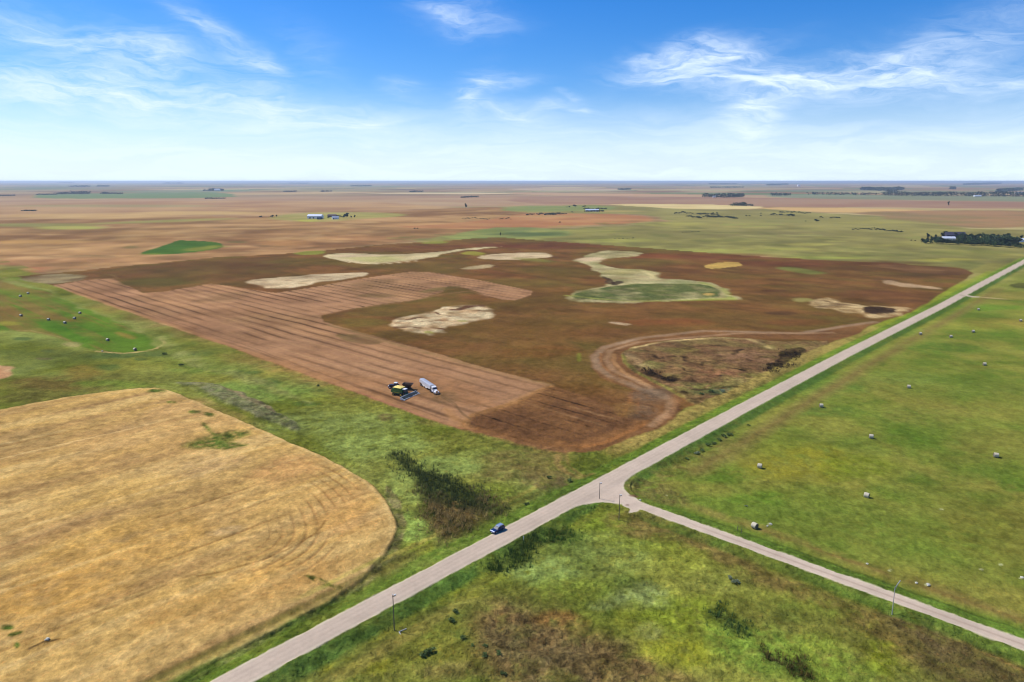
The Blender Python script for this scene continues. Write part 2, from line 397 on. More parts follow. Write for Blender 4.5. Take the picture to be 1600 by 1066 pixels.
# --- grass of the near ground: everything this side of the brown field, then the right-hand country
near = np.clip((1500 - DIST) / 250, 0, 1) * np.clip((820 - S) / 60, 0, 1) * np.clip((900 - N) / 60, 0, 1)
near *= np.where((N > 300) & (S > 140), np.clip((145 - S) / 10 + 1, 0, 1), 1)
g = fbm(x, y, 45, 70, 5, SPAC); g2 = fbm(x, y, 14, 71, 4, SPAC)
t1 = np.clip(.5 + g * 1.2 + g2 * .5, 0, 1)[:, None]
grass = alb(104, 114, 42) * (1 - t1) + alb(136, 138, 62) * t1
apply(near, grass); TEX = TEX * (1 - near) + .95 * near
del grass, t1

# far right: pasture beyond and right of the hay meadow
L([(1500, 470), (1600, 466), (2300, 500), (2400, 420), (1650, 402), (1600, 412)], (128, 132, 66), (116, 124, 56), lam=40, soft=10, tex=.8)
L([(1520, 464), (1600, 452), (1800, 450), (1800, 472), (1600, 469)], (150, 134, 72), (134, 128, 62), lam=20, soft=4, op=.7)
# hay meadow right of the main road
HM = [(965, 748), (1020, 705), (1200, 600), (1400, 512), (1520, 466), (1620, 471), (2500, 520), (2600, 1150), (1900, 1130), (1600, 996), (1400, 915), (1200, 850), (1050, 800), (985, 780)]
L(HM, (104, 121, 48), (130, 131, 60), lam=32, soft=3, ratio=.48, tex=.7, warp=(1, 2, 0), seed=23)
tint(.7, 60, 63, (136, 126, 62), .02, .45, (N < -14) & (S > 135) & (S < 640))
tint(.55, 26, 64, (72, 106, 32), .1, .5, (N < -14) & (S > 135) & (S < 640))
for cx, cy, rx, ry, c, o in [(1240, 720, 90, 26, (140, 134, 46), .75), (1330, 730, 60, 22, (112, 126, 36), .6), (1200, 690, 40, 18, (120, 126, 50), .6), (1250, 770, 90, 16, (104, 118, 44), .5),
                             (1480, 600, 130, 16, (98, 116, 48), .5), (1500, 590, 60, 8, (90, 114, 42), .5), (1300, 600, 60, 16, (100, 124, 54), .6), (1450, 645, 70, 16, (134, 128, 64), .5),
                             (1560, 700, 60, 30, (122, 118, 56), .5), (1530, 830, 90, 40, (118, 116, 50), .6), (1320, 830, 120, 26, (118, 122, 54), .5), (1450, 510, 90, 8, (142, 140, 62), .7),
                             (1560, 505, 50, 8, (148, 134, 64), .7), (1550, 480, 50, 5, (88, 122, 40), .8), (1480, 545, 60, 9, (84, 114, 44), .7), (1420, 520, 40, 6, (96, 126, 48), .6),
                             (1260, 555, 0.1, .1, (0, 0, 0), 0), (1290, 640, 50, 8, (86, 116, 50), .5), (1110, 740, 70, 18, (98, 128, 44), .6), (1180, 780, 50, 12, (92, 126, 40), .5),
                             (1500, 745, 90, 12, (84, 108, 40), .5), (1590, 760, 30, 12, (84, 120, 40), .5), (1400, 905, 60, 10, (110, 112, 46), .5), (1420, 590, 70, 12, (118, 132, 62), .5)]:
    if o: blob(cx, cy, rx, ry, c, op=o, brk=.3)
L([(1540, 428), (1600, 424), (1650, 440), (1600, 452), (1520, 455), (1500, 462)], (134, 136, 66), (116, 122, 54), lam=20, soft=3, op=.7)

# --- the triangle of rough grass below the side road
TRI = (N < -4) & (S < SIDE_S - 3) & (DIST < 900)
tint(.65, 40, 65, (148, 160, 78), .02, .45, TRI); tint(.75, 30, 66, (108, 104, 54), .08, .5, TRI)
tint(.6, 22, 67, (68, 96, 34), .1, .5, TRI)
for cx, cy, rx, ry, c, o in [(940, 860, 90, 34, (136, 152, 80), .6), (850, 890, 60, 24, (140, 160, 90), .7), (1010, 850, 90, 12, (132, 142, 52), .6), (1090, 880, 70, 20, (138, 142, 58), .6),
                             (900, 915, 60, 22, (126, 140, 56), .7), (1080, 960, 90, 34, (134, 148, 48), .75), (1190, 1010, 90, 40, (128, 156, 62), .8), (1280, 1030, 60, 40, (132, 152, 56), .7),
                             (1000, 930, 50, 22, (150, 162, 100), .7), (990, 960, 26, 24, (126, 130, 40), .5), (1060, 1020, 60, 26, (140, 144, 36), .6), (1015, 985, 18, 14, (152, 156, 100), .4),
                             (940, 945, 20, 10, (150, 160, 100), .4), (880, 975, 50, 16, (152, 124, 66), .6), (770, 940, 0.1, 1, (0, 0, 0), 0), (1210, 900, 70, 20, (140, 136, 64), .6), (1130, 905, 60, 20, (138, 140, 70), .6),
                             (1400, 1000, 40, 60, (122, 130, 30), .75), (1370, 970, 20, 40, (112, 122, 40), .6), (700, 1010, 110, 40, (128, 124, 52), .7), (640, 1045, 90, 26, (126, 130, 52), .7), (560, 1040, 60, 14, (138, 136, 44), .7),
                             (840, 1050, 80, 30, (122, 116, 64), .7), (690, 930, 60, 10, (150, 150, 50), .5), (760, 905, 40, 8, (134, 142, 52), .5), (730, 880, 50, 10, (150, 152, 60), .4),
                             (1480, 1040, 60, 30, (108, 110, 48), .6), (1330, 1050, 60, 30, (120, 140, 54), .6), (930, 815, 60, 14, (110, 130, 40), .6), (880, 840, 40, 14, (86, 116, 44), .6)]:
    if o: blob(cx, cy, rx, ry, c, op=o, brk=.3, tex=1.0, rot=8 if rx > 60 else 0)
L([(740, 950), (800, 940), (880, 970), (960, 1000), (1010, 1020), (1080, 1080), (800, 1120), (740, 1020), (720, 980)], (110, 94, 62), (138, 112, 72), lam=9, soft=5, op=1, brk=.2, tex=1.5)
blob(820, 1010, 90, 30, (112, 98, 66), (134, 112, 72), lam=7, op=.8, brk=.3, tex=1.5); blob(700, 1050, 60, 16, (132, 116, 72), op=.6, brk=.4, tex=1.4); blob(960, 1040, 60, 24, (120, 102, 64), op=.8, brk=.3, tex=1.5); blob(870, 965, 40, 12, (150, 112, 66), op=.7, brk=.3, tex=1.4)
L([(960, 795), (1010, 800), (1090, 840), (1200, 885), (1300, 930), (1450, 985), (1620, 1050), (1600, 1080), (1450, 1050), (1360, 985), (1290, 950), (1180, 905), (1080, 860), (980, 835), (930, 815)],
  (116, 104, 56), (132, 112, 66), lam=12, soft=2.5, op=.8, brk=.3, tex=1.0)
L([(1370, 950), (1450, 975), (1600, 1035), (1700, 1100), (1500, 1100), (1440, 1040), (1400, 990)], (98, 84, 56), (108, 98, 56), lam=10, soft=3, op=1, brk=.2, tex=1.1)
stroke([(1250, 885), (1340, 930), (1400, 950), (1500, 1000), (1600, 1050)], 1.3, (158, 128, 76), .6, .6, brk=.5)
stroke([(1310, 950), (1370, 1000), (1420, 1060)], 1.0, (92, 96, 40), .5, .5, brk=.4)
stroke([(950, 805), (1000, 812), (1100, 848), (1200, 885)], 2.5, (88, 76, 42), .5, 1.2, brk=.6)

# --- belt between the brown field and the wheat
BELT = (N > 4) & (S < 160) & (DIST < 1200)
tint(.75, 50, 68, (144, 158, 84), .0, .45, BELT); tint(.55, 28, 69, (92, 108, 44), .1, .5, BELT)
for cx, cy, rx, ry, c, o in [(520, 660, 110, 22, (140, 156, 84), .75), (600, 700, 80, 22, (146, 164, 86), .8), (420, 610, 100, 14, (116, 146, 66), .7), (640, 760, 40, 34, (152, 170, 88), .85), (700, 730, 50, 16, (140, 162, 86), .7),
                             (730, 690, 70, 14, (126, 128, 58), .7), (820, 720, 70, 22, (128, 118, 66), .85), (850, 745, 40, 10, (120, 104, 70), .6), (770, 770, 40, 12, (134, 148, 62), .7), (560, 640, 90, 10, (138, 142, 62), .6),
                             (650, 825, 22, 26, (146, 172, 84), .9), (660, 855, 22, 12, (150, 160, 60), .8), (610, 880, 30, 26, (122, 112, 66), .6), (350, 575, 80, 10, (104, 132, 56), .7), (300, 560, 60, 6, (132, 144, 66), .6),
                             (420, 598, 24, 6, (66, 96, 46), .8), (380, 582, 30, 4, (70, 96, 50), .7), (270, 552, 70, 5, (88, 110, 60), .7), (170, 556, 50, 5, (68, 98, 58), .75), (480, 630, 22, 4, (76, 104, 48), .7), (500, 610, 20, 3, (80, 104, 50), .6),
                             (540, 592, 0.1, 1, (0, 0, 0), 0), (100, 600, 110, 16, (110, 98, 50), .95), (60, 625, 60, 12, (102, 100, 48), .9), (200, 590, 60, 12, (112, 114, 52), .7), (130, 580, 30, 10, (138, 116, 56), .7), (70, 555, 90, 10, (96, 108, 50), .85), (250, 590, 60, 8, (112, 116, 52), .7), (820, 745, 80, 14, (126, 114, 66), .7),
                             (50, 640, 0.1, 1, (0, 0, 0), 0), (450, 560, 60, 8, (120, 132, 60), .5), (600, 652, 14, 6, (110, 94, 62), .7), (700, 660, 60, 8, (140, 132, 68), .6), (170, 600, 60, 6, (112, 138, 52), .7), (400, 570, 50, 6, (128, 138, 68), .6),
                             (36, 530, 12, 3, (58, 90, 52), .7), (75, 548, 10, 2, (70, 90, 56), .6), (68, 560, 14, 2, (110, 96, 76), .6), (220, 561, 10, 2, (70, 96, 56), .6), (170, 573, 22, 5, (66, 96, 48), .7)]:
    if o: blob(cx, cy, rx, ry, c, op=o, brk=.25, tex=1.0)
# hay meadow on the left, mown along its length
L([(-700, 520), (-300, 440), (0, 432), (30, 438), (80, 458), (130, 480), (200, 508), (238, 528), (258, 538), (235, 548), (195, 552), (140, 547), (100, 530), (60, 520), (0, 516), (-300, 540)],
  (92, 122, 40), (126, 112, 58), soft=2, seed=31, streak=(9, 120), ratio=.42, warp=(.6, 2, 0), tex=.6)
blob(110, 512, 70, 12, (74, 118, 34), op=.8, brk=.2, rot=14); blob(40, 490, 90, 8, (132, 102, 58), op=.7, brk=.3, rot=8); blob(200, 535, 30, 6, (90, 124, 40), op=.6)
blob(40, 463, 60, 5, (100, 128, 42), op=.7, rot=12); blob(90, 475, 30, 3, (112, 104, 56), op=.5, rot=15); blob(15, 505, 20, 4, (150, 150, 60), op=.6); blob(196, 524, 14, 3.5, (156, 126, 66), rot=22, op=.6)
stroke([(150, 549), (190, 552), (225, 549), (245, 544), (259, 536), (250, 530)], 1.8, (206, 178, 122), .85, .7, brk=.3)
stroke([(0, 516), (50, 517), (90, 526), (110, 532)], 1.6, (150, 140, 86), .7, .8, brk=.4)
blob(114, 538, 14, 4, (170, 150, 110), op=.6, brk=.5)
L([(-200, 575), (-60, 562), (0, 569), (18, 572), (28, 579), (22, 585), (0, 592), (-100, 600)], (206, 174, 130), (186, 142, 104), lam=8, soft=1.2, tex=.6)
blob(0, 580, 10, 4, (178, 126, 88), op=.6)
L([(0, 432), (40, 442), (90, 460), (300, 545), (500, 625), (480, 632), (250, 545), (200, 508), (80, 458), (40, 448), (0, 440)], (148, 152, 88), (120, 132, 62), lam=12, soft=3, op=.8, brk=.2)
blob(45, 436, 50, 4, (130, 150, 66), op=.5)

# --- the wheat, ripe and uncut
WH = [(-900, 900), (-300, 730), (0, 641), (60, 630), (140, 615), (225, 606), (262, 610), (300, 625), (400, 668), (500, 712), (560, 742), (595, 772), (616, 806), (620, 835), (608, 862), (585, 892), (540, 926),
      (440, 982), (330, 1040), (200, 1110), (0, 1230), (-900, 1500)]
WHp = smooth_poly(P(WH, 0), 2)
i, m = L(WHp, (192, 157, 98), (180, 146, 92), lam=22, soft=.7, warp=(.9, 1.0, 0), seed=33, tex=.75, h=.75)
wsel = np.zeros(len(x), bool); wsel[i[m > .5]] = True; wheat_mask = wsel
tint(.7, 26, 72, (202, 164, 96), .0, .5, wsel, streak=(90, 10)); tint(.6, 30, 73, (168, 134, 92), .05, .5, wsel, streak=(70, 16)); tint(.3, 12, 74, (212, 180, 124), .1, .5, wsel, streak=(90, 5))
tint(.3, 18, 75, (166, 132, 82), .15, .6, wsel); tint(.6, 14, 76, (152, 118, 78), .1, .5, wsel, streak=(70, 6)); tint(.5, 14, 77, (214, 182, 124), .1, .5, wsel, streak=(80, 5))
for cx, cy, rx, ry, c, o in [(240, 690, 160, 50, (190, 150, 100), .6), (400, 800, 120, 40, (204, 164, 104), .5), (200, 860, 160, 40, (204, 158, 80), .6), (90, 940, 120, 40, (206, 156, 76), .6), (60, 1010, 60, 24, (160, 122, 66), .6), (450, 900, 100, 30, (198, 150, 86), .6),
                             (140, 780, 100, 20, (206, 166, 92), .5), (330, 730, 70, 14, (198, 164, 120), .6), (450, 740, 60, 20, (196, 142, 92), .6), (540, 800, 50, 40, (200, 150, 92), .6), (40, 690, 50, 16, (176, 146, 98), .6), (300, 960, 100, 30, (192, 146, 82), .6),
                             (200, 720, 24, 8, (150, 120, 84), .5), (205, 668, 40, 5, (150, 124, 92), .45), (190, 845, 22, 5, (146, 122, 88), .5), (360, 830, 30, 7, (186, 162, 128), .5), (280, 640, 60, 8, (200, 160, 110), .5), (150, 655, 60, 5, (160, 130, 90), .4)]:
    i2, m2 = blob(cx, cy, rx, ry, c, op=o * .75, brk=.25, rot=-12)
# combine passes and tramlines parallel to the main road, curved ones round the east end
i = np.nonzero(wsel)[0]
dw = -sdf(WHp, x[i], y[i])
lines = np.clip(1 - np.abs(((N[i] + 1.2 * W2[0][i]) % 13.0) - 6.5) / .9, 0, 1) * np.clip(fbm(S[i], N[i] * 3, 60, 80, 3) * 2.5 + .15, 0, 1) * np.clip((dw - 24) / 10, 0, 1)
pale = np.clip(1 - np.abs(((N[i] + 4 + 1.2 * W2[0][i]) % 17.0) - 8.5) / 1.5, 0, 1) * np.clip(fbm(S[i], N[i] * 3, 50, 81, 3) * 2.5 + .1, 0, 1) * np.clip((dw - 20) / 10, 0, 1)
rings = np.clip(1 - np.abs((dw % 3.4) - 1.7) / .8, 0, 1) * (dw < 36) * (dw > 2) * np.clip(fbm(x[i], y[i], 30, 82, 2) * 2 + .45, 0, 1) * np.clip((x[i] + 78) / 16, 0, 1)
edge = np.clip(1 - np.abs(dw - 1.2) / 1.3, 0, 1)
for mm, c, o in ((lines, (142, 104, 60), .7), (pale, (218, 188, 136), .35), (rings, (146, 106, 64), .6), (edge, (206, 176, 120), .5)):
    k = (mm * o)[:, None]; col[i] = col[i] * (1 - k) + alb(c) * k
HGT[i] -= .25 * rings + .2 * lines
stroke([(310, 905), (360, 893), (400, 880), (450, 862), (490, 838), (515, 812)], .8, (132, 96, 52), .7, .4, brk=.3)
stroke([(110, 770), (300, 700), (420, 672)], .9, (140, 106, 66), .4, .5, brk=.5)
L([(476, 897), (486, 899), (505, 908), (538, 920), (536, 925), (500, 916), (478, 903)], (88, 96, 42), (120, 110, 56), lam=3, soft=.5, brk=.4, tex=1.2)
for cx, cy, rx, ry, r in [(340, 690, 44, 8, -14), (366, 681, 34, 7, -8), (350, 697, 26, 5, 0), (328, 672, 14, 3, 40), (370, 695, 22, 3.5, 0), (242, 613, 16, 3, 0), (305, 645, 10, 3, 0), (328, 650, 10, 3, 10), (270, 630, 8, 2, 0), (12, 985, 10, 5, 0), (24, 996, 12, 3, -16), (26, 1014, 5, 5, 0)]:
    blob(cx, cy, rx, ry, (92, 110, 46), (118, 116, 56), lam=3, op=1, brk=.3, tex=1.3, rot=r)
stroke([(46, 1020), (66, 1010), (90, 1006)], .8, (70, 48, 30), .8, .3, brk=.4)
# weedy rim between wheat and grass
L([(540, 926), (585, 892), (608, 862), (620, 835), (616, 806), (600, 778), (604, 755), (625, 780), (634, 812), (632, 840), (622, 866), (600, 890), (560, 922), (400, 1012), (270, 1090), (262, 1080), (395, 1004)],
  (112, 118, 62), (146, 140, 92), lam=3, soft=.6, warp=(.8, 0, 0), brk=.15, tex=1.2)
L([(262, 598), (300, 597), (345, 602), (400, 622), (440, 645), (475, 668), (470, 674), (440, 662), (380, 640), (330, 618), (290, 606)], (142, 140, 104), (118, 124, 84), lam=3.5, soft=1, brk=.2, tex=1.3, h=.5)
L([(340, 600), (400, 622), (440, 648), (400, 632), (360, 612)], (160, 136, 104), (130, 124, 90), lam=3, soft=1, op=.7, tex=1.2)
stroke([(170, 607), (240, 600), (300, 604), (380, 644), (470, 682), (560, 730)], 3.0, (112, 122, 46), .7, 1.2, brk=.2)
print('near paint', _t.time() - _T0)
# --- the brown field: standing red-brown crop, cut strips, sloughs
BF = [(28, 432), (70, 428), (120, 424), (180, 417), (250, 411), (340, 402), (440, 397), (500, 392), (600, 382), (690, 377), (735, 373), (780, 371), (820, 374), (1000, 387), (1200, 402), (1400, 412), (1500, 419), (1522, 427),
      (1512, 436), (1485, 449), (1468, 462), (1440, 478), (1425, 488), (1372, 505), (1345, 520), (1310, 531), (1180, 590), (1100, 632), (1075, 640), (1050, 662), (1000, 682), (940, 703), (905, 708), (870, 706), (790, 688), (700, 665), (600, 626), (500, 592), (300, 521), (200, 486), (85, 447)]
i, m = L(BF, (126, 86, 54), (112, 86, 48), lam=45, soft=1.4, warp=(.8, 2.5, 0), seed=35, tex=.6, sm=0, ratio=.42)
_bf = (i, m); fieldm0 = np.zeros(len(x), np.float32); fieldm0[i] = m; bsel = np.zeros(len(x), bool); bsel[i[m > .5]] = True; brown_mask = bsel.copy()
tint(.8, 130, 90, (126, 80, 52), .0, .4, bsel); tint(.5, 16, 86, (94, 66, 42), .12, .45, bsel, streak=(12, 40)); tint(.6, 55, 88, (98, 74, 40), .0, .4, bsel); tint(.5, 26, 89, (136, 92, 56), .1, .5, bsel); tint(.5, 34, 87, (88, 58, 38), .1, .5, bsel); tint(.7, 90, 91, (102, 86, 44), .0, .4, bsel); tint(.6, 40, 92, (92, 60, 42), .1, .5, bsel, streak=(30, 110)); tint(.4, 25, 93, (146, 96, 62), .15, .5, bsel, streak=(25, 60))
for cx, cy, rx, ry, c, o in [(1300, 412, 160, 5, (98, 54, 42), .7), (1390, 420, 110, 4, (92, 60, 44), .7), (1100, 400, 120, 5, (124, 70, 50), .6), (1000, 400, 60, 3, (122, 66, 44), .6), (850, 384, 90, 6, (104, 58, 46), .7), (760, 384, 60, 3, (112, 62, 46), .6), (690, 386, 60, 2.5, (116, 68, 48), .6),
                             (600, 390, 60, 3, (114, 72, 52), .6), (470, 408, 90, 6, (98, 80, 40), .7), (350, 415, 100, 6, (100, 66, 46), .7), (640, 415, 90, 5, (108, 86, 48), .7), (870, 425, 60, 8, (106, 86, 46), .7), (800, 440, 60, 6, (110, 88, 48), .6),
                             (1000, 410, 80, 4, (110, 88, 48), .6), (1180, 432, 110, 5, (108, 84, 46), .6), (1240, 470, 60, 5, (102, 78, 44), .5), (1150, 500, 130, 10, (112, 84, 48), .6), (1250, 505, 60, 6, (122, 72, 48), .5), (900, 500, 90, 9, (112, 80, 46), .6), (1030, 505, 80, 5, (132, 74, 48), .6),
                             (830, 520, 90, 14, (116, 78, 46), .6), (850, 550, 60, 12, (122, 76, 44), .6), (960, 590, 40, 10, (112, 80, 42), .7), (900, 610, 60, 10, (114, 78, 42), .6), (1360, 460, 60, 5, (104, 66, 46), .7), (1400, 470, 40, 4, (94, 62, 46), .6), (1450, 428, 50, 5, (88, 66, 46), .7),
                             (260, 425, 50, 4, (92, 66, 46), .7), (700, 440, 0.1, 1, (0, 0, 0), 0), (1220, 489, 24, 3, (78, 54, 42), .7), (1215, 455, 22, 2, (92, 60, 44), .7), (700, 540, 60, 5, (122, 82, 50), .5), (560, 505, 40, 8, (104, 86, 44), .8), (600, 490, 60, 4, (112, 90, 50), .7), (690, 540, 40, 5, (112, 84, 50), .5)]:
    if o: blob(cx, cy, rx, ry, c, op=o, brk=.15)
# cut ground (stubble in passes along the survey line)
CUT = [
 [(82, 446), (135, 438), (178, 435), (222, 458), (262, 455), (330, 443), (372, 450), (430, 458), (500, 447), (560, 436), (600, 430), (640, 425), (668, 425), (745, 437), (832, 455), (830, 461), (805, 469), (785, 468), (760, 461), (730, 451), (700, 447), (690, 457), (650, 468), (610, 474),
  (540, 484), (500, 493), (505, 504), (560, 520), (600, 530), (700, 557), (800, 586), (860, 602), (830, 618), (790, 632), (735, 648), (720, 672), (640, 645), (500, 592), (300, 521), (200, 486)],
 [(735, 648), (790, 632), (830, 618), (862, 602), (930, 625), (965, 640), (985, 620), (990, 610), (965, 600), (940, 590), (925, 572), (924, 556), (940, 541), (1000, 526), (1100, 517), (1250, 520), (1320, 508), (1368, 503), (1345, 520), (1310, 531), (1290, 532), (1150, 527), (1040, 531), (992, 541),
  (974, 552), (975, 566), (992, 583), (1030, 603), (1070, 622), (1066, 645), (1050, 662), (1000, 682), (940, 703), (905, 708), (870, 706), (790, 688), (715, 670)]]
cm = np.zeros(len(x), np.float32)
i, m = L(CUT[0], (170, 124, 98), (156, 112, 88), lam=40, soft=1.2, warp=(.8, 1.5, 0), seed=36, tex=.4, sm=0); cm[i] = np.maximum(cm[i], m)
i, m = L(CUT[1], (132, 90, 60), (110, 74, 52), lam=22, soft=1.2, warp=(.8, 2, 0), seed=37, tex=.7, sm=0); cm2 = np.zeros(len(x), np.float32); cm2[i] = m
csel = (cm > .5); c2sel = (cm2 > .5)
tint(.5, 30, 94, (172, 124, 92), .0, .5, csel, streak=(16, 140)); tint(.45, 30, 95, (130, 92, 68), .1, .5, csel); tint(.4, 60, 96, (150, 116, 84), .1, .5, csel)
blob(520, 590, 140, 16, (168, 116, 80), op=.5, brk=.2, rot=16); blob(250, 500, 120, 10, (150, 104, 82), op=.5, brk=.2, rot=20); blob(700, 610, 80, 16, (166, 114, 80), op=.5, brk=.2, rot=16)
i = np.nonzero(csel | c2sel)[0]
ph = S[i] + .9 * W2[0][i] + .35 * W1[0][i]
lane = np.abs((ph % 10.4) - 5.2)
row = np.clip(1.35 - lane / np.where(c2sel[i], .8, 1.5), 0, 1) * np.clip(.72 + 1.7 * fbm(S[i] * 3, N[i], 45, 97, 3), 0, 1)
row2 = np.clip(1 - np.abs(((ph + 3.3) % 10.4) - 5.2) / .5, 0, 1) * np.clip(.0 + 1.6 * fbm(S[i] * 3, N[i], 60, 98, 3), 0, 1)
palr = np.clip(1 - np.abs(((ph + 5.4) % 10.4) - 5.2) / 1.6, 0, 1) * np.clip(.35 + 1.4 * fbm(S[i] * 3, N[i], 70, 99, 3), 0, 1)
pst = np.clip((S[i] - 128) / 6, 0, 1) * np.where(csel[i], 1, 1.15 * np.clip((N[i] - 30) / 6, 0, 1) * np.clip((222 - S[i]) / 12, 0, 1))
broad = np.clip(fbm(S[i] * 4, N[i], 130, 100, 2) * 2 + .35, 0, 1)
spk = np.clip(fbm(x[i], y[i], 2.6, 101, 2, SPAC[i]) * 3 + .4, 0, 1)
for mm, c, o in ((row * (.55 + .45 * broad) * ~c2sel[i], (84, 58, 44), .9), (row * c2sel[i] * (.4 + .6 * spk), (58, 40, 30), .95), (row2, (104, 72, 54), .4), (palr * np.where(c2sel[i], .7, 1), (192, 146, 110), .45)):
    k = (mm * o * pst)[:, None]; col[i] = col[i] * (1 - k) + alb(c) * k
# headland passes: pale rings along the cut edge and round the slough
for pts, wd, c, o in [([(880, 706), (800, 690), (700, 663), (600, 624), (500, 590), (300, 519), (110, 455)], 5, (170, 120, 86), .55), ([(700, 657), (600, 620), (400, 545), (200, 478)], 1.2, (110, 76, 58), .5),
                      ([(500, 493), (540, 485), (620, 474), (690, 460), (735, 455), (765, 463), (830, 458)], 4, (158, 112, 86), .6), ([(512, 508), (600, 533), (700, 560), (800, 588), (860, 602)], 4, (150, 116, 82), .6), ([(530, 520), (620, 545), (760, 580)], 1.2, (116, 82, 60), .5),
                      ([(720, 668), (735, 650), (790, 634), (860, 604)], 4, (172, 122, 82), .7), ([(700, 640), (712, 655), (730, 668)], 4, (176, 124, 84), .6), ([(725, 640), (790, 625), (860, 602)], 2, (140, 104, 80), .5), ([(745, 672), (850, 694), (905, 697), (960, 680), (1010, 660)], 5, (140, 94, 62), .7),
                      ([(740, 655), (850, 682), (900, 688), (960, 668)], 3, (96, 64, 48), .6), ([(905, 700), (950, 690), (985, 674), (1010, 662)], 2.5, (168, 110, 68), .7),
                      ([(1368, 503), (1250, 521), (1100, 518), (1000, 528), (945, 543), (930, 558), (935, 574), (960, 590), (1000, 607), (1040, 622)], 5, (160, 128, 108), .9),
                      ([(1300, 520), (1150, 522), (1000, 534), (955, 548), (948, 562), (958, 578), (1010, 602), (1050, 625), (1050, 645), (1020, 665)], 4, (168, 128, 102), .9),
                      ([(960, 555), (960, 566), (975, 582), (1020, 606)], 2.6, (186, 136, 98), .8), ([(940, 552), (940, 570), (960, 586)], 1.5, (164, 108, 72), .6), ([(1060, 625), (1055, 645), (1030, 662)], 2.5, (150, 106, 78), .6), ([(990, 612), (985, 630), (975, 650)], 2.2, (158, 102, 62), .5), ([(1000, 612), (1000, 640)], 1.5, (150, 96, 60), .5),
                      ([(150, 436), (185, 436), (180, 431), (165, 428)], 4, (150, 116, 84), .6), ([(300, 521), (82, 446)], 2, (186, 150, 104), .5)]:
    stroke(pts, wd, c, o, soft=wd * .4, warp=(.5, 1.5, 0), brk=.25)
blob(1025, 620, 30, 14, (104, 88, 80), op=.6, brk=.2); blob(1010, 645, 24, 10, (108, 88, 76), op=.5, brk=.3); blob(980, 640, 20, 10, (134, 98, 58), op=.5)
# tracks the truck left in front of the machines
for o_ in (0, 1.9): stroke([(690, 618 + o_ * 1.4), (712, 632 + o_ * 1.6), (722, 646 + o_), (735, 655 + o_)], .8, (110, 82, 62), .6, .4, warp=(.2, .5, 0))
blob(700, 622, 22, 10, (112, 88, 64), op=.55, brk=.2); blob(665, 610, 24, 8, (110, 84, 62), op=.35)
L([(515, 522), (560, 524), (600, 534), (590, 541), (540, 534)], (98, 84, 52), (110, 82, 58), lam=10, soft=2, op=.6); blob(800, 560, 0.1, .1, (0, 0, 0), op=0.01)
L([(150, 424), (250, 413), (340, 403), (440, 398), (470, 400), (440, 430), (385, 438), (390, 452), (350, 446), (290, 441), (222, 455), (178, 432)], (102, 70, 46), (96, 76, 44), lam=30, soft=2, op=.6)
blob(250, 442, 50, 6, (90, 82, 42), op=.6); blob(690, 452, 34, 3, (110, 92, 56), op=.7, rot=-8); blob(590, 462, 30, 3, (112, 88, 58), op=.6)
# cut strip swirls, right end
stroke([(1440, 478), (1380, 500), (1330, 515), (1290, 528)], 3, (128, 94, 66), .6, 1.5, brk=.3); stroke([(1425, 470), (1370, 492), (1320, 505)], 2, (96, 66, 48), .5, 1.5, brk=.3)
L([(1350, 412), (1420, 415), (1500, 421), (1522, 428), (1500, 433), (1420, 425)], (118, 82, 58), (98, 66, 50), lam=25, soft=2, op=.7)
stroke([(1350, 415), (1400, 420), (1470, 423)], 8, (142, 104, 74), .5, 4, brk=.4)

i = np.nonzero(fieldm0 > .01)[0]; col[i] = col[i] * (1 + fieldm0[i][:, None] * (np.array([.93, 1.01, .92], np.float32) - 1))
# sloughs: dry straw-coloured hollows
PALE, PALE2 = (212, 192, 158), (184, 156, 122)
def pale(poly, c=PALE, c2=PALE2, **kw):
    kw.setdefault('lam', 7); kw.setdefault('warp', (4, 13, 0)); kw.setdefault('brk', .2); kw.setdefault('soft', 3.0)
    return L(poly, c, c2, tex=1.1, h=.35, ratio=.35, **kw)
pale([(384, 440), (405, 436), (440, 432), (500, 428), (560, 425), (577, 427), (562, 431), (530, 438), (480, 445), (442, 451), (425, 450), (400, 444)])
pale([(500, 400), (520, 397), (560, 396), (620, 398), (670, 396), (700, 392), (760, 386), (786, 385), (760, 389), (710, 393), (670, 402), (640, 409), (590, 412), (550, 411), (528, 405)], (196, 184, 140), (214, 188, 156))
blob(590, 404, 46, 4.5, (160, 160, 88), (190, 180, 130), lam=8, op=.75, rot=2, tex=1); blob(560, 400, 40, 1.5, (216, 190, 160), op=.8); stroke([(505, 400), (545, 410), (600, 413), (650, 408)], 3, (216, 196, 160), .7, 2)
pale([(738, 404), (760, 399), (800, 395), (845, 395), (858, 399), (845, 404), (800, 407), (760, 406)])
stroke([(760, 400), (800, 400), (830, 401)], 4, (150, 110, 80), .6, 3, brk=.6)
pale([(705, 420), (740, 417), (770, 414), (782, 415), (765, 419), (740, 421)], (186, 170, 130), brk=.5)
pale([(601, 517), (606, 506), (622, 497), (660, 489), (700, 480), (730, 474), (752, 473), (762, 480), (786, 492), (776, 500), (740, 506), (700, 512), (668, 523), (640, 525), (618, 520)], (216, 196, 160), (186, 154, 118), brk=.3)
for pts, wd in [([(612, 514), (640, 512), (690, 515)], 2.6), ([(625, 504), (650, 498), (690, 492)], 2.2), ([(715, 484), (735, 478), (750, 477)], 5), ([(640, 500), (660, 496)], 3), ([(660, 505), (700, 500)], 1.5), ([(700, 494), (740, 496)], 1.2), ([(752, 484), (762, 487)], 2.4), ([(680, 488), (690, 492), (705, 492)], 2)]:
    stroke(pts, wd * 1.7, (98, 66, 48), .95, 1.2, warp=(2.5, 6, 0), brk=1.2)
blob(668, 520, 8, 2, (150, 156, 60), op=.6, brk=.2); blob(724, 502, 8, 1.4, (164, 168, 90), op=.6)
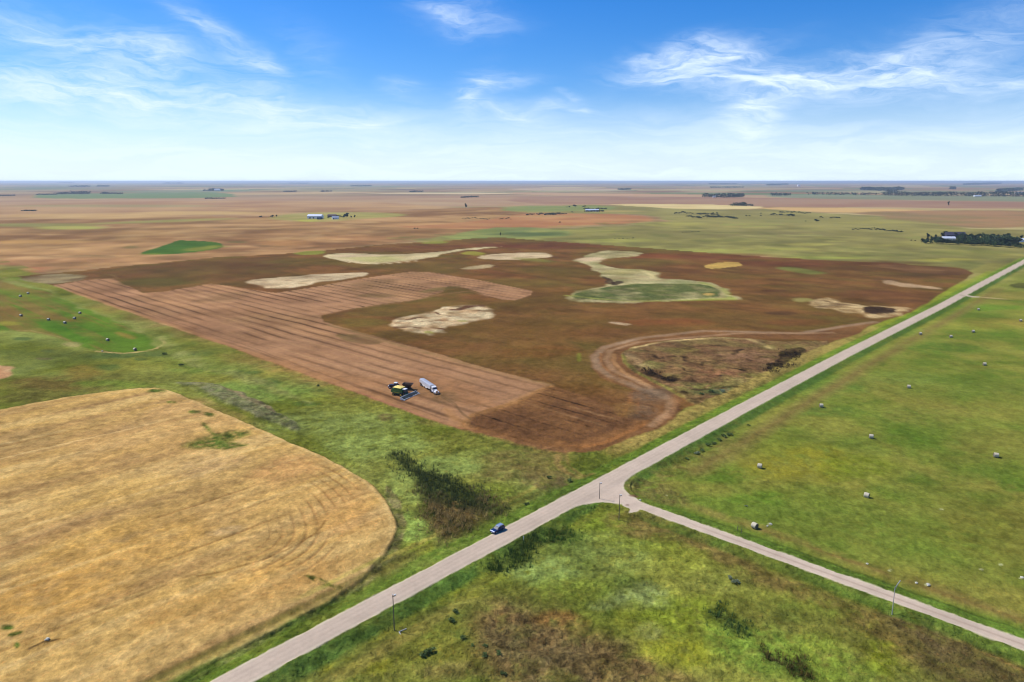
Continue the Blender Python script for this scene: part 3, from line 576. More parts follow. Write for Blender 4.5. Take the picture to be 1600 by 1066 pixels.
pale([(893, 407), (905, 403), (922, 398), (928, 393), (950, 391), (985, 394), (1002, 396), (985, 400), (965, 402), (945, 407), (935, 411), (958, 419), (1005, 421), (1020, 426), (1022, 432), (1060, 438), (1100, 441), (1130, 449), (1147, 462), (1150, 468), (1110, 470), (1050, 472), (960, 474), (900, 469), (876, 464),
      (890, 458), (930, 451), (955, 446), (945, 438), (932, 425), (920, 415), (905, 409)], (188, 174, 132), (140, 136, 92), lam=14, seed=44, brk=.2)
L([(882, 463), (920, 454), (960, 448), (1020, 443), (1080, 443), (1115, 449), (1132, 458), (1124, 466), (1060, 469.5), (980, 471.5), (905, 468)], (108, 112, 66), (88, 98, 56), lam=10, soft=2, warp=(2, 7, 0), brk=.2, tex=1.4, h=1.0)
stroke([(884, 462), (930, 468), (990, 472), (1060, 470), (1120, 467), (1148, 466)], 4, (168, 170, 90), .75, 2.5, brk=.3); stroke([(1060, 470), (1145, 468), (1130, 452), (1095, 442)], 6, (140, 152, 66), .7, 3, brk=.3)
blob(1110, 461, 9, 2, (196, 162, 96), op=.8); blob(960, 398, 24, 3, (140, 132, 92), op=.6, brk=.4); blob(975, 425, 40, 4, (172, 160, 104), op=.6); blob(1040, 440, 40, 3, (150, 156, 108), op=.5, brk=.3); blob(925, 405, 24, 3, (208, 180, 150), op=.8); stroke([(1005, 424), (1018, 430), (1022, 435)], 6, (206, 190, 140), .8, 3)
DARKP = (62, 48, 38)
L([(938, 431), (948, 432), (952, 439), (965, 443), (955, 447), (944, 442)], DARKP, (92, 72, 56), lam=5, soft=1.5, warp=(2, 6, 0), brk=.3, tex=1.2, h=.8)
L([(952, 442), (972, 439), (975, 443), (960, 448)], DARKP, soft=1.5, warp=(2, 5, 0), brk=.2, tex=1.2)
L([(1093, 416), (1110, 411), (1140, 409), (1160, 411), (1150, 416), (1130, 420), (1106, 421)], (186, 152, 84), (164, 136, 74), lam=10, soft=1.5)
L([(1212, 418), (1240, 417), (1270, 422), (1290, 426), (1270, 429), (1235, 425)], (112, 116, 60), soft=6, op=.8); blob(835, 406, 34, 2.5, (124, 122, 62), rot=4, op=.6)
pale([(1360, 439), (1374, 436.5), (1400, 441.5), (1440, 446.5), (1466, 449.5), (1468, 451.5), (1440, 450.5), (1400, 444.5), (1372, 441.5)], (190, 160, 128), brk=.35)
stroke([(1362, 437), (1395, 438)], 6, (92, 66, 52), .8, 3, warp=(2, 6, 0), brk=.8); stroke([(1400, 444), (1420, 447)], 4, (92, 68, 52), .7, 2, brk=.5)
pale([(1262, 472), (1284, 467), (1300, 465), (1345, 478), (1395, 479), (1425, 482), (1412, 490), (1385, 496), (1360, 497), (1335, 490), (1300, 484)], (204, 178, 134), (150, 124, 84), brk=.3)
blob(1255, 469, 16, 3, (158, 152, 92), op=.7, brk=.3); stroke([(1290, 470), (1320, 476), (1290, 480)], 6, (92, 70, 52), .7, 3, warp=(2, 8, 0), brk=.9)
L([(1344, 485), (1358, 480), (1385, 481), (1405, 484), (1398, 489), (1375, 491), (1355, 491)], (46, 34, 28), (78, 58, 42), lam=6, soft=1.5, warp=(2, 5, 0), brk=.08, tex=1.2, h=.8)
pale([(945, 504), (960, 503), (986, 508), (980, 511), (960, 508)], (182, 156, 128), soft=2)
pale([(25, 434), (60, 430), (100, 427), (130, 429), (142, 434), (120, 440), (80, 444), (55, 442)], (160, 146, 110), (104, 88, 66), lam=16, op=.9)
stroke([(5, 434), (60, 428), (120, 420), (180, 415)], 3, (170, 150, 96), .6, 3, brk=.4)
L([(455, 397), (480, 392), (512, 391), (505, 396), (480, 399)], (128, 132, 56), soft=4, op=.85); L([(715, 397), (735, 392), (765, 396), (750, 400)], (146, 138, 60), soft=4, op=.85); L([(650, 381), (680, 377), (705, 377), (690, 381)], (130, 136, 60), soft=5, op=.8)
L([(904, 551), (908, 553), (908, 564), (903, 566), (901, 558)], (122, 130, 48), soft=1.5, op=.65)

# the big slough beside the road
S1 = [(973, 553), (990, 543), (1030, 534), (1080, 529), (1130, 527), (1170, 530), (1220, 535), (1270, 534), (1300, 533), (1275, 550), (1235, 578), (1170, 608), (1110, 632), (1082, 634), (1065, 618), (1030, 602), (995, 585), (976, 568)]
L(S1, (138, 118, 74), (112, 94, 62), lam=10, soft=1, warp=(1.2, 2.5, 0), seed=46, tex=1.3, h=.5)
i, m = L(S1, (140, 98, 74), (120, 82, 62), lam=9, soft=6, warp=(1.2, 2.5, 0), seed=47, op=.55, brk=.45)
for cx, cy, rx, ry, c, o in [(1020, 572, 18, 6, (150, 146, 84), .7), (1170, 560, 50, 12, (142, 108, 82), .7), (1120, 585, 40, 8, (150, 104, 76), .6), (1230, 545, 40, 6, (136, 128, 72), .7), (1100, 608, 50, 8, (124, 124, 66), .7), (1150, 600, 30, 8, (140, 134, 78), .6),
                             (1110, 615, 30, 5, (92, 104, 62), .7), (1130, 612, 24, 5, (104, 120, 84), .6), (1190, 590, 30, 8, (138, 136, 70), .6), (1070, 550, 30, 4, (134, 122, 66), .6)]:
    blob(cx, cy, rx, ry, c, op=o, brk=.5, tex=1.3)
stroke([(990, 545), (1030, 536), (1080, 531), (1130, 529), (1170, 532)], 3.5, (214, 186, 130), .85, 1.6, brk=.4); stroke([(985, 556), (1000, 570), (1012, 576)], 6, (202, 172, 126), .8, 2.5, brk=.5); stroke([(1172, 532), (1195, 540), (1205, 546)], 4, (200, 176, 120), .7, 2, brk=.4)
stroke([(974, 556), (978, 568), (1000, 585), (1035, 603), (1068, 622)], 2.2, (130, 128, 62), .7, 1, brk=.3)
for pts, wd in [([(1005, 577), (1020, 580), (1035, 588), (1050, 594)], 5), ([(1010, 583), (1030, 592), (1045, 597)], 4), ([(1056, 592), (1068, 595)], 3.5), ([(1064, 610), (1078, 620)], 2.5), ([(1100, 572), (1120, 566), (1138, 560)], 1.8), ([(1070, 558), (1085, 568)], 2.6), ([(1110, 590), (1140, 588)], 1.4),
                ([(1145, 555), (1160, 548)], 2.2), ([(1090, 542), (1130, 542)], 1.6), ([(1016, 557), (1028, 560)], 2.2), ([(1140, 575), (1165, 580)], 1.4), ([(1030, 562), (1060, 560)], 1.2), ([(1060, 575), (1090, 585)], 1.0), ([(1090, 612), (1115, 608), (1155, 604)], 1.2)]:
    stroke(pts, wd * 1.7, (54, 42, 32), .95, 1.2, warp=(2.6, 3.5, 0), brk=1.1, tex=1.4)
L([(1192, 576), (1200, 570), (1215, 562), (1220, 554), (1240, 548), (1258, 545), (1262, 550), (1250, 558), (1240, 568), (1222, 577), (1206, 583)], (46, 36, 28), (84, 72, 44), lam=5, soft=1, warp=(2.4, 3, 0), brk=.18, tex=1.4, h=1.0)

# --- verges of the main road
i = np.nonzero((DIST < 1600) & (np.abs(N) < 60))[0]
si, ni = S[i], N[i] - road_c(S[i])
noi, no2 = fbm(S[i] / 3, N[i], 14, 110, 4, SPAC[i]), fbm(x[i], y[i], 5, 111, 3, SPAC[i])
fieldm = np.zeros(len(x), np.float32); fi_, fm_ = _bf; fieldm[fi_] = fm_
vmask = 1 - fieldm[i]
def vstrip(n0, n1, c, op, soft=1.2, s0=-400, s1=1500, jit=1.5, brk=.4):
    c0, hw = (n0 + n1) / 2, abs(n1 - n0) / 2
    m = vmask * sstep(np.abs(ni + jit * noi - c0) - hw, soft) * op * np.clip(1 + brk * (no2 + noi) * 1.5, 0, 1) * np.clip((si - s0) / 12, 0, 1) * np.clip((s1 - si) / 12, 0, 1)
    col[i] = col[i] * (1 - m[:, None]) + alb(c) * m[:, None]
vstrip(10, 32, (140, 134, 72), .75, 3, 160, 1000); vstrip(22, 40, (146, 122, 74), .5, 5, 150, 420)
vstrip(13, 19, (164, 144, 80), .7, 2, 150, 460); vstrip(8, 16, (138, 148, 50), .75, 2, 420, 900); vstrip(5.5, 12, (134, 146, 56), .8, 1.6, 150, 1100)
vstrip(9.5, 17, (162, 142, 80), .85, 2, 150, 480); vstrip(6.5, 9.5, (140, 150, 58), .7, 1.2, 150, 900); vstrip(8, 20, (146, 158, 48), .6, 4, 480, 760)
vstrip(14.5, 16.5, (160, 154, 76), .75, .8, 20, 124); vstrip(10, 12.5, (150, 146, 58), .4, .8, -60, 60)
vstrip(3.2, 10, (88, 118, 42), .8, 1, -300, 1400, .6); vstrip(11.5, 13.5, (96, 92, 44), .6, .6, -200, 124, .5)
vstrip(-3.2, -8.5, (78, 108, 48), .85, 1, -300, 1400, .6); vstrip(-10, -12.5, (84, 82, 44), .5, .8, -200, 110)
vstrip(-12, -16, (134, 122, 66), .6, 1.2, -200, 60); vstrip(-13, -22, (130, 118, 66), .65, 2.5, 150, 760); vstrip(-16, -19, (122, 100, 62), .5, 1.5, 150, 700, brk=.8)
# verges of the side road
ni2 = None
i = np.nonzero((DIST < 900) & (np.abs(S - SIDE_S) < 40) & (N < -6))[0]
si, ni = N[i], S[i] - SIDE_S
noi, no2 = fbm(S[i], N[i] / 3, 14, 112, 4, SPAC[i]), fbm(x[i], y[i], 5, 113, 3, SPAC[i]); vmask = 1.0
vstrip(2, 7.5, (90, 118, 46), .85, .9, -600, -14, .5); vstrip(9.5, 14, (140, 122, 70), .6, 1.4, -600, -22, 1.5, .6); vstrip(10.5, 12, (122, 92, 56), .4, .6, -600, -40, 1, .9)
vstrip(-2, -7, (88, 112, 46), .8, 1, -600, -14, .5); vstrip(6.6, 7.6, (66, 74, 32), .55, .4, -600, -30, .4)
L([(955, 765), (975, 750), (1010, 745), (1060, 770), (1080, 790), (1050, 795), (1000, 780)], (124, 112, 66), (104, 96, 56), lam=4, soft=2, op=.75, brk=.3, tex=1.3)
L([(1010, 735), (1100, 690), (1160, 660), (1120, 700), (1060, 740), (1030, 760)], (126, 110, 66), (112, 116, 54), lam=6, soft=3, op=.7, brk=.4, tex=1.2)
# field approach near the corner
stroke([(868, 712), (870, 725), (885, 738), (908, 745), (925, 740)], 2.4, (170, 142, 88), .65, 1.2, brk=.4); stroke([(884, 712), (890, 730), (912, 742)], 1.2, (166, 136, 84), .5, .8, brk=.3)
blob(860, 755, 40, 8, (122, 104, 74), op=.6, brk=.5)

# --- reed beds: dark ground under the cattails
REEDS = {
 'left': [(612, 712), (626, 707), (640, 716), (652, 732), (672, 737), (700, 744), (730, 757), (760, 775), (792, 790), (785, 800), (755, 803), (742, 815), (722, 830), (700, 843), (684, 838), (676, 818), (668, 800), (660, 780), (650, 757), (640, 742), (626, 728)],
 'mid': [(828, 820), (842, 832), (838, 848), (828, 868), (812, 888), (790, 893), (768, 892), (766, 884), (790, 868), (808, 846), (815, 830)],
 'arc': [(844, 838), (862, 828), (880, 822), (900, 828), (906, 836), (890, 842), (866, 846), (846, 846)],
 'right': [(1098, 955), (1120, 950), (1150, 958), (1172, 975), (1172, 990), (1160, 990), (1140, 978), (1110, 968)],
 'low': [(1190, 1008), (1215, 1015), (1245, 1030), (1262, 1020), (1262, 1045), (1280, 1058), (1262, 1066), (1240, 1050), (1212, 1035), (1195, 1020)]}
L(REEDS['left'], (70, 80, 40), (58, 68, 34), lam=6, soft=3.5, warp=(2, 3, 0), op=1, brk=.05, tex=1.4); L([(664, 790), (700, 780), (740, 792), (752, 803), (722, 830), (700, 843), (684, 836), (672, 812)], (124, 106, 66), (98, 92, 50), lam=5, soft=4, warp=(2, 3, 0), tex=1.4, brk=.25)
for k in ('mid', 'arc', 'right', 'low'): L(REEDS[k], (72, 88, 40), (90, 104, 48), lam=5, soft=2.5, warp=(1.5, 2, 0), op=1, tex=1.3)

# --- gravel roads
wob = .22 * fbm(x, y, 4, 120, 2, SPAC) + .12 * fbm(x, y, 1.5, 121, 2, SPAC)
d1 = np.abs(N - road_c(S)) - np.interp(S, [-100, 0, 150, 1500], [3.25, 3.3, 3.75, 3.85]).astype(np.float32)
d2 = np.maximum(np.abs(S - SIDE_S) - 2.35, N - 2)
k_ = 17.0
hh = np.clip(.5 + .5 * (d2 - d1) / k_, 0, 1)
dr = d2 * (1 - hh) + d1 * hh - k_ * hh * (1 - hh)
go = np.clip(-N / 3.0, 0, 1); dr = dr * go + d1 * (1 - go)
stub = sdf(P([(968, 783), (985, 776), (997, 783), (1003, 790), (1004, 797), (996, 802), (982, 803), (985, 797), (975, 793)], 0), x + .6 * W1[0], y + .6 * W1[1]) if True else None
dr = np.minimum(dr, stub)
ap = np.maximum(np.abs(S - 684) - 3.2, np.abs(N + 8) - 8)
apx, apy = G(1517, 463); ss_, nn_ = road_sn(apx, apy)
ap = np.maximum(np.abs(S - ss_) - 2.4, np.abs(N + 7) - 7)
dr = np.minimum(dr, ap)
rm = sstep(dr + wob, .22)
i = np.nonzero((rm > .003) & (DIST < 30000))[0]
gn = fbm(x[i], y[i], 9, 122, 4, SPAC[i]); gl = fbm(S[i] / 14, N[i] * 1.2, 3, 123, 3)
base_ = alb(192, 174, 155) * (1 + .10 * gn[:, None] + .10 * gl[:, None])
onmain = hh[i] * (np.abs(N[i]) < 9)
# wheel tracks, paler shoulders
trk = np.zeros(len(i), np.float32)
nc = N[i] - road_c(S[i])
for o_ in (-2.3, -.55, .9, 2.5): trk += np.exp(-((nc - o_) / .38) ** 2)
base_ = base_ * (1 - .075 * trk[:, None] * (np.abs(nc) < 3.6)[:, None])
sh = np.clip((dr[i] + .9) / .7, 0, 1)[:, None] * .5
base_ = base_ * (1 - sh) + alb(206, 196, 166) * sh
sd = np.abs(S[i] - SIDE_S); side = (N[i] < -6) & (sd < 6)
mid = (np.exp(-(sd / .38) ** 2) * np.clip((-30 - N[i]) / 15, 0, 1) * side * .6)[:, None]
base_ = base_ * (1 - mid) + alb(156, 136, 118) * mid
base_ = np.where(side[:, None], base_ * 1.03, base_)
mm = rm[i][:, None]; col[i] = col[i] * (1 - mm) + base_ * mm
TEX[i] = TEX[i] * (1 - rm[i]) + .22 * rm[i]
HGT[i] *= 1 - rm[i]
road_main = (rm > .5) & ((hh > .5) | (N > -8)); road_side = (rm > .5) & ~road_main
# far gravel trail right of the meadow, and dark scrapes by the culvert
stroke([(1517, 463), (1560, 466.5), (1600, 469), (1700, 474)], 1.8, (190, 168, 128), .85, 1.0, brk=.2); stroke([(1500, 462), (1540, 466.5), (1600, 471)], 1.2, (96, 88, 56), .6, 1, brk=.3)
blob(990, 777.5, 9, 1.6, (120, 84, 72), op=.8, rot=10); blob(1001, 779, 4, 1.2, (70, 52, 40), op=.8); blob(980, 791, 3, 1.2, (96, 74, 54), op=.6)
L([(1570, 444), (1590, 441), (1600, 443), (1620, 446), (1600, 451), (1580, 449)], (56, 62, 34), (100, 100, 54), lam=6, soft=1.5, warp=(2, 5, 0), brk=.35, tex=1.3, h=.8)
# light scrapes in the meadow
for cx, cy, rx, ry in [(1355, 880, 4, 1.1), (1391, 892, 4, 1.6), (1432, 910, 3.4, 1.5), (1450, 914, 5, 2.0), (1533, 889, 4, 1.4), (1563, 882, 4, 1.4), (1596, 903, 5, 1.2), (1202, 820, 4, 2.0), (1470, 795, 4, 1.0), (1041, 775, 2, 1.0)]:
    blob(cx, cy, rx, ry, (192, 196, 150), op=.75, brk=.5)

# --- relief: ditches beside the roads, crop standing proud, tussocks
nn = np.abs(N - road_c(S)); rise = np.exp(-(nn / 5.5) ** 4) * .55 - np.exp(-((nn - 10) / 2.8) ** 2) * .5
s_ = np.abs(S - SIDE_S); rise2 = (np.exp(-(s_ / 4.2) ** 4) * .4 - np.exp(-((s_ - 7.6) / 1.8) ** 2) * .35) * np.clip((-8 - N) / 8, 0, 1)
zroad = np.maximum(rise * (nn < 16) , 0) * 0 + rise * (nn < 16)
ins = np.clip((-8 - N) / 8, 0, 1) * (s_ < 11)
zr = np.where((s_ < 11) & (N < -6) & (nn > 3), np.where(ins > 0, rise2 * ins + np.maximum(rise, 0) * (1 - ins), zroad), zroad)
zr = np.where(dr < 1.5, np.maximum(zr, .38), zr)
fade = np.clip((900 - DIST) / 400, 0, 1)
tus = (fbm(x, y, 3.2, 130, 2, SPAC) * .5 + fbm(x, y, 1.1, 131, 2, SPAC * .8) * .35)
z = (zr + HGT * fade + tus * TEX * (1 - rm) * np.where(wheat_mask, .45, .7) * fade + .5 * fbm(x, y, 60, 132, 2) * np.clip((nn - 20) / 20, 0, 1) * np.clip((s_ - 14) / 10, 0, 1) * fade).astype(np.float32)
z[DIST < 4] = 0
hm = (sdf(P(HM, 0), x, y) < 0)
def tint_fine():
    global col
    f1_ = fbm(x, y, 6, 140, 3, SPAC); f2_ = fbm(x, y, 2.0, 141, 2, SPAC * .8)
    f3_ = fbm(x, y, 19, 142, 3, SPAC); f4_ = fbm(x, y, 55, 149, 3, SPAC); farw = np.clip((DIST - 350) / 300, 0, 1) * np.clip((6000 - DIST) / 3000, 0, 1)
    g_ = (1 - rm) * np.clip(TEX * 1.1, 0, 1.3) * np.where(wheat_mask, .22, np.where(hm, .3, np.where(csel | c2sel, .3, np.where(brown_mask, .75, .42))))
    for l_, sd_, am_ in ((7, 143, .16), (3.2, 144, .32), (1.7, 145, .34)):
        c_ = np.clip((fbm(S * .75, N, l_, sd_, 2, SPAC) - .12) * 3.2, 0, 1); col *= (1.015 - am_ * g_ * c_)[:, None]
        c_ = np.clip((fbm(S, N * .75, l_ * .8, sd_ + 9, 2, SPAC) - .22) * 3.2, 0, 1); col *= (1 + am_ * .7 * g_ * c_)[:, None]
    col *= (1 + (1 - rm) * (TEX * (.26 * f1_ + .42 * f2_) + .16 * f3_ + farw * (.16 * f3_ + .20 * f4_)))[:, None]
cls0 = (wheat_mask | brown_mask).astype(np.int8)
tint_fine()
col = col * (rm[:, None] + (1 - rm[:, None]) * np.array([1.0, 1.0, .88], np.float32))
k_far = np.clip((DIST - 900) / 600, 0, 1)[:, None]; col = col * (1 + k_far * (np.where(col[:, :1] > 1.15 * col[:, 1:2], np.array([.93, 1.0, .92], np.float32), np.array([1.0, .94, .98], np.float32)) - 1)); del k_far
belt_ = (BELT & (rm < .3) & (cls0 == 0))[:, None]; col = col * np.where(belt_, np.array([.98, .93, .96], np.float32), 1)
col = np.clip(col, .004, .9)
print('painted', _t.time() - _T0)
def ground_z(px, py_):
    """height of the sheet at a ground point (nearest mesh vertex)"""
    r = math.hypot(px, py_); t = math.atan2(px, py_)
    ir = min(np.searchsorted(R, r), NR - 1); it = min(np.searchsorted(TH, t), NTH - 1)
    return float(z[ir * NTH + it])

# --- material shared by the land
def land_material():
    m = bpy.data.materials.new('land'); m.use_nodes = True
    t = NT(m.node_tree)
    a = t.n('ShaderNodeAttribute', attribute_name='cover'); b = t.n('ShaderNodeAttribute', attribute_name='rough')
    pos = t.n('ShaderNodeTexCoord').outputs['Object']
    n1 = t.noise(pos, 1.1, 4, .65); n2 = t.noise(pos, 0.33, 4, .6); n3 = t.noise(t.vm('ADD', pos, (71, 9, 3)), 0.8, 5, .7)
    f = t.m('ADD', t.m('MULTIPLY', t.m('SUBTRACT', n1, .5), 1.6), t.m('MULTIPLY', t.m('SUBTRACT', n2, .5), .9))
    f = t.m('ADD', 1.0, t.m('MULTIPLY', f, t.m('MULTIPLY', b.outputs['Fac'], .9)), clamp=False)
    c = t.vm('SCALE', a.outputs['Color'], scale=t.m('MAXIMUM', f, .15))
    dry = t.vm('MULTIPLY', c, (1.45, 1.05, .95)); c2 = t.mix(t.m('MULTIPLY', t.ramp(n3, .52, .72), t.m('MINIMUM', t.m('MULTIPLY', b.outputs['Fac'], .55), .6)), c, dry)
    bs = t.n('ShaderNodeBsdfPrincipled'); t.put(bs.inputs['Base Color'], c2); bs.inputs['Roughness'].default_value = .95
    bs.inputs['Specular IOR Level'].default_value = 0.0
    bump = t.n('ShaderNodeBump'); bump.inputs['Distance'].default_value = .5
    t.put(bump.inputs['Strength'], t.m('MULTIPLY', b.outputs['Fac'], .75, clamp=True)); t.put(bump.inputs['Height'], t.m('ADD', n1, t.noise(pos, 3.2, 3, .6)))
    t.t.links.new(bump.outputs[0], bs.inputs['Normal'])
    o = t.n('ShaderNodeOutputMaterial'); t.t.links.new(bs.outputs[0], o.inputs[0])
    return m
LAND = land_material()

ii, jj = np.meshgrid(np.arange(NR - 1), np.arange(NTH - 1), indexing='ij')
q0 = (ii * NTH + jj).ravel()
quads = np.stack([q0, q0 + 1, q0 + NTH + 1, q0 + NTH], 1)[:, ::-1].astype(np.int32)
cls = np.zeros(len(x), np.int8)
cls[brown_mask] = 2; cls[wheat_mask] = 1
cls[hm & (cls == 0) & (N < -9)] = 3
cls[road_side] = 5; cls[road_main] = 4
fc = cls[quads[:, 0]]
def sheet(name, k, label, cat):
    q = quads[fc == k]
    used, inv = np.unique(q.ravel(), return_inverse=True)
    me = bpy.data.meshes.new(name)
    me.vertices.add(len(used)); me.loops.add(len(inv)); me.polygons.add(len(q))
    me.vertices.foreach_set('co', np.stack([x[used], y[used], z[used]], 1).astype(np.float32).ravel())
    me.loops.foreach_set('vertex_index', inv.astype(np.int32))
    me.polygons.foreach_set('loop_start', np.arange(0, len(inv), 4, dtype=np.int32))
    me.polygons.foreach_set('loop_total', np.full(len(q), 4, np.int32))
    me.polygons.foreach_set('use_smooth', np.ones(len(q), bool))
    a = me.attributes.new('cover', 'FLOAT_COLOR', 'POINT'); a.data.foreach_set('color', np.concatenate([col[used], np.ones((len(used), 1), np.float32)], 1).astype(np.float32).ravel())
    b = me.attributes.new('rough', 'FLOAT', 'POINT'); b.data.foreach_set('value', TEX[used].astype(np.float32))
    me.update(calc_edges=True); me.materials.append(LAND)
    o = bpy.data.objects.new(name, me); COL.objects.link(o)
    o['kind'] = 'structure'; o['label'] = label; o['category'] = cat
    return o
sheet('ground', 0, 'grassland and far patchwork of farm fields reaching to the horizon', 'ground')
sheet('wheat_field', 1, 'golden ripe wheat field with a rounded end left of the main road', 'field')
sheet('stubble_field', 2, 'reddish brown partly harvested field with striped cut strips and pale sloughs', 'field')
sheet('hay_meadow', 3, 'mown green meadow with round bales right of the main road', 'meadow')
sheet('gravel_road', 4, 'wide straight gravel road running diagonally to the right edge', 'road')
sheet('side_road', 5, 'narrower pale gravel side road leaving the junction towards the lower right', 'road')
print('sheets', _t.time() - _T0)
# ------------------------------------------------------------------ materials and builders for the things on the land
_M = {}
def mat(name, rgb, rough=.6, metal=0.0, spec=.4, var=.12, scale=3.0, coat=0.0):
    if name in _M: return _M[name]
    m = bpy.data.materials.new(name); m.use_nodes = True; t = NT(m.node_tree)
    pos = t.n('ShaderNodeTexCoord').outputs['Object']
    f = t.m('ADD', 1 - var, t.m('MULTIPLY', t.noise(pos, scale, 4, .6), 2 * var))
    bs = t.n('ShaderNodeBsdfPrincipled'); t.put(bs.inputs['Base Color'], t.vm('SCALE', tuple(float(v) for v in rgb), scale=f))
    bs.inputs['Roughness'].default_value = rough; bs.inputs['Metallic'].default_value = metal
    bs.inputs['Specular IOR Level'].default_value = spec; bs.inputs['Coat Weight'].default_value = coat
    o = t.n('ShaderNodeOutputMaterial'); t.t.links.new(bs.outputs[0], o.inputs[0])
    _M[name] = m; return m
def leafmat(name, rgb, var=.45, scale=.35, rough=.75):
    if name in _M: return _M[name]
    m = bpy.data.materials.new(name); m.use_nodes = True; t = NT(m.node_tree)
    geo = t.n('ShaderNodeNewGeometry'); oi = t.n('ShaderNodeObjectInfo')
    f = t.m('ADD', 1 - var, t.m('MULTIPLY', geo.outputs['Random Per Island'], 1.1 * var))
    f = t.m('MULTIPLY', f, t.m('ADD', .55, t.m('MULTIPLY', t.noise(geo.outputs['Position'], scale, 3), .9)))
    f = t.m('MULTIPLY', f, t.m('ADD', .8, t.m('MULTIPLY', oi.outputs['Random'], .4)))
    bs = t.n('ShaderNodeBsdfPrincipled'); t.put(bs.inputs['Base Color'], t.vm('SCALE', tuple(float(v) for v in rgb), scale=f))
    bs.inputs['Roughness'].default_value = rough; bs.inputs['Specular IOR Level'].default_value = .2
    o = t.n('ShaderNodeOutputMaterial'); t.t.links.new(bs.outputs[0], o.inputs[0])
    _M[name] = m; return m

class MB:
    """collects shapes into one mesh object"""
    def __init__(s): s.v = []; s.f = []; s.mi = []; s.mats = []
    def _m(s, m):
        if m not in s.mats: s.mats.append(m)
        return s.mats.index(m)
    def add(s, vs, fs, m):
        b = len(s.v); s.v += [tuple(v) for v in vs]; s.f += [tuple(b + i for i in f) for f in fs]; s.mi += [s._m(m)] * len(fs); return s
    def box(s, c, d, m, rz=0.0, top=(1, 1), ry=0.0):
        """box of centre c, size d; top scales the upper face"""
        vs = []
        R_ = Matrix.Rotation(rz, 3, 'Z') @ Matrix.Rotation(ry, 3, 'Y')
        for z in (-.5, .5):
            k = (1, 1) if z < 0 else top
            for a, b in ((-.5, -.5), (.5, -.5), (.5, .5), (-.5, .5)): vs.append(Vector(c) + R_ @ Vector((a * d[0] * k[0], b * d[1] * k[1], z * d[2])))
        return s.add(vs, [(0, 3, 2, 1), (4, 5, 6, 7), (0, 1, 5, 4), (1, 2, 6, 5), (2, 3, 7, 6), (3, 0, 4, 7)], m)
    def prism(s, prof, y0, y1, m, inset=None):
        """side profile in x,z drawn out in y; inset narrows each profile point by that much on both sides"""
        n = len(prof); ins = inset or [0] * n
        vs = [(p[0], y0 + i, p[1]) for p, i in zip(prof, ins)] + [(p[0], y1 - i, p[1]) for p, i in zip(prof, ins)]
        fs = [tuple(range(n)), tuple(range(2 * n - 1, n - 1, -1))] + [(i, i + n, (i + 1) % n + n, (i + 1) % n) for i in range(n)]
        return s.add(vs, fs, m)
    def cyl(s, a, b, r0, r1, m, n=12, caps=True, capm=None):
        a, b = Vector(a), Vector(b); d = (b - a).normalized()
        u = d.cross(Vector((0, 0, 1)) if abs(d.z) < .9 else Vector((1, 0, 0))).normalized(); w_ = d.cross(u)
        vs = []
        for p, r in ((a, r0), (b, r1)):
            for i in range(n):
                t = 2 * math.pi * i / n; vs.append(p + (u * math.cos(t) + w_ * math.sin(t)) * r)
        s.add(vs, [(i, (i + 1) % n, (i + 1) % n + n, i + n) for i in range(n)], m)
        if caps:
            s.add(vs[:n], [tuple(range(n - 1, -1, -1))], capm or m); s.add(vs[n:], [tuple(range(n))], capm or m)
        return s
    def build(s, name, parent=None, bevel=0, smooth=False):
        me = bpy.data.meshes.new(name); me.from_pydata(s.v, [], s.f)
        for m in s.mats: me.materials.append(m)
        me.polygons.foreach_set('material_index', s.mi)
        if smooth: me.polygons.foreach_set('use_smooth', [True] * len(s.f))
        me.update()
        bm = bmesh.new(); bm.from_mesh(me); bmesh.ops.remove_doubles(bm, verts=bm.verts, dist=1e-4)
        bmesh.ops.recalc_face_normals(bm, faces=bm.faces)
        if bevel: bmesh.ops.bevel(bm, geom=[e for e in bm.edges], offset=bevel, segments=2, affect='EDGES', profile=.6, clamp_overlap=True)
        bm.to_mesh(me); bm.free()
        o = bpy.data.objects.new(name, me); COL.objects.link(o)
        if parent: o.parent = parent
        return o
def empty(name, loc, rz=0.0):
    o = bpy.data.objects.new(name, None); COL.objects.link(o); o.empty_display_size = .5
    o.location = loc; o.rotation_euler = (0, 0, rz); return o
def tag(o, label, cat, group=None):
    o['label'] = label; o['category'] = cat
    if group: o['group'] = group
    return o
def kids(o): return list(o.children)
def copy_tree(o, parent=None):
    c = o.copy(); COL.objects.link(c)
    if parent: c.parent = parent
    for ch in kids(o): copy_tree(ch, c)
    return c
def onland(px, py, dz=0.0):
    p = gp(px, py); p.z = ground_z(p.x, p.y) + dz; return p

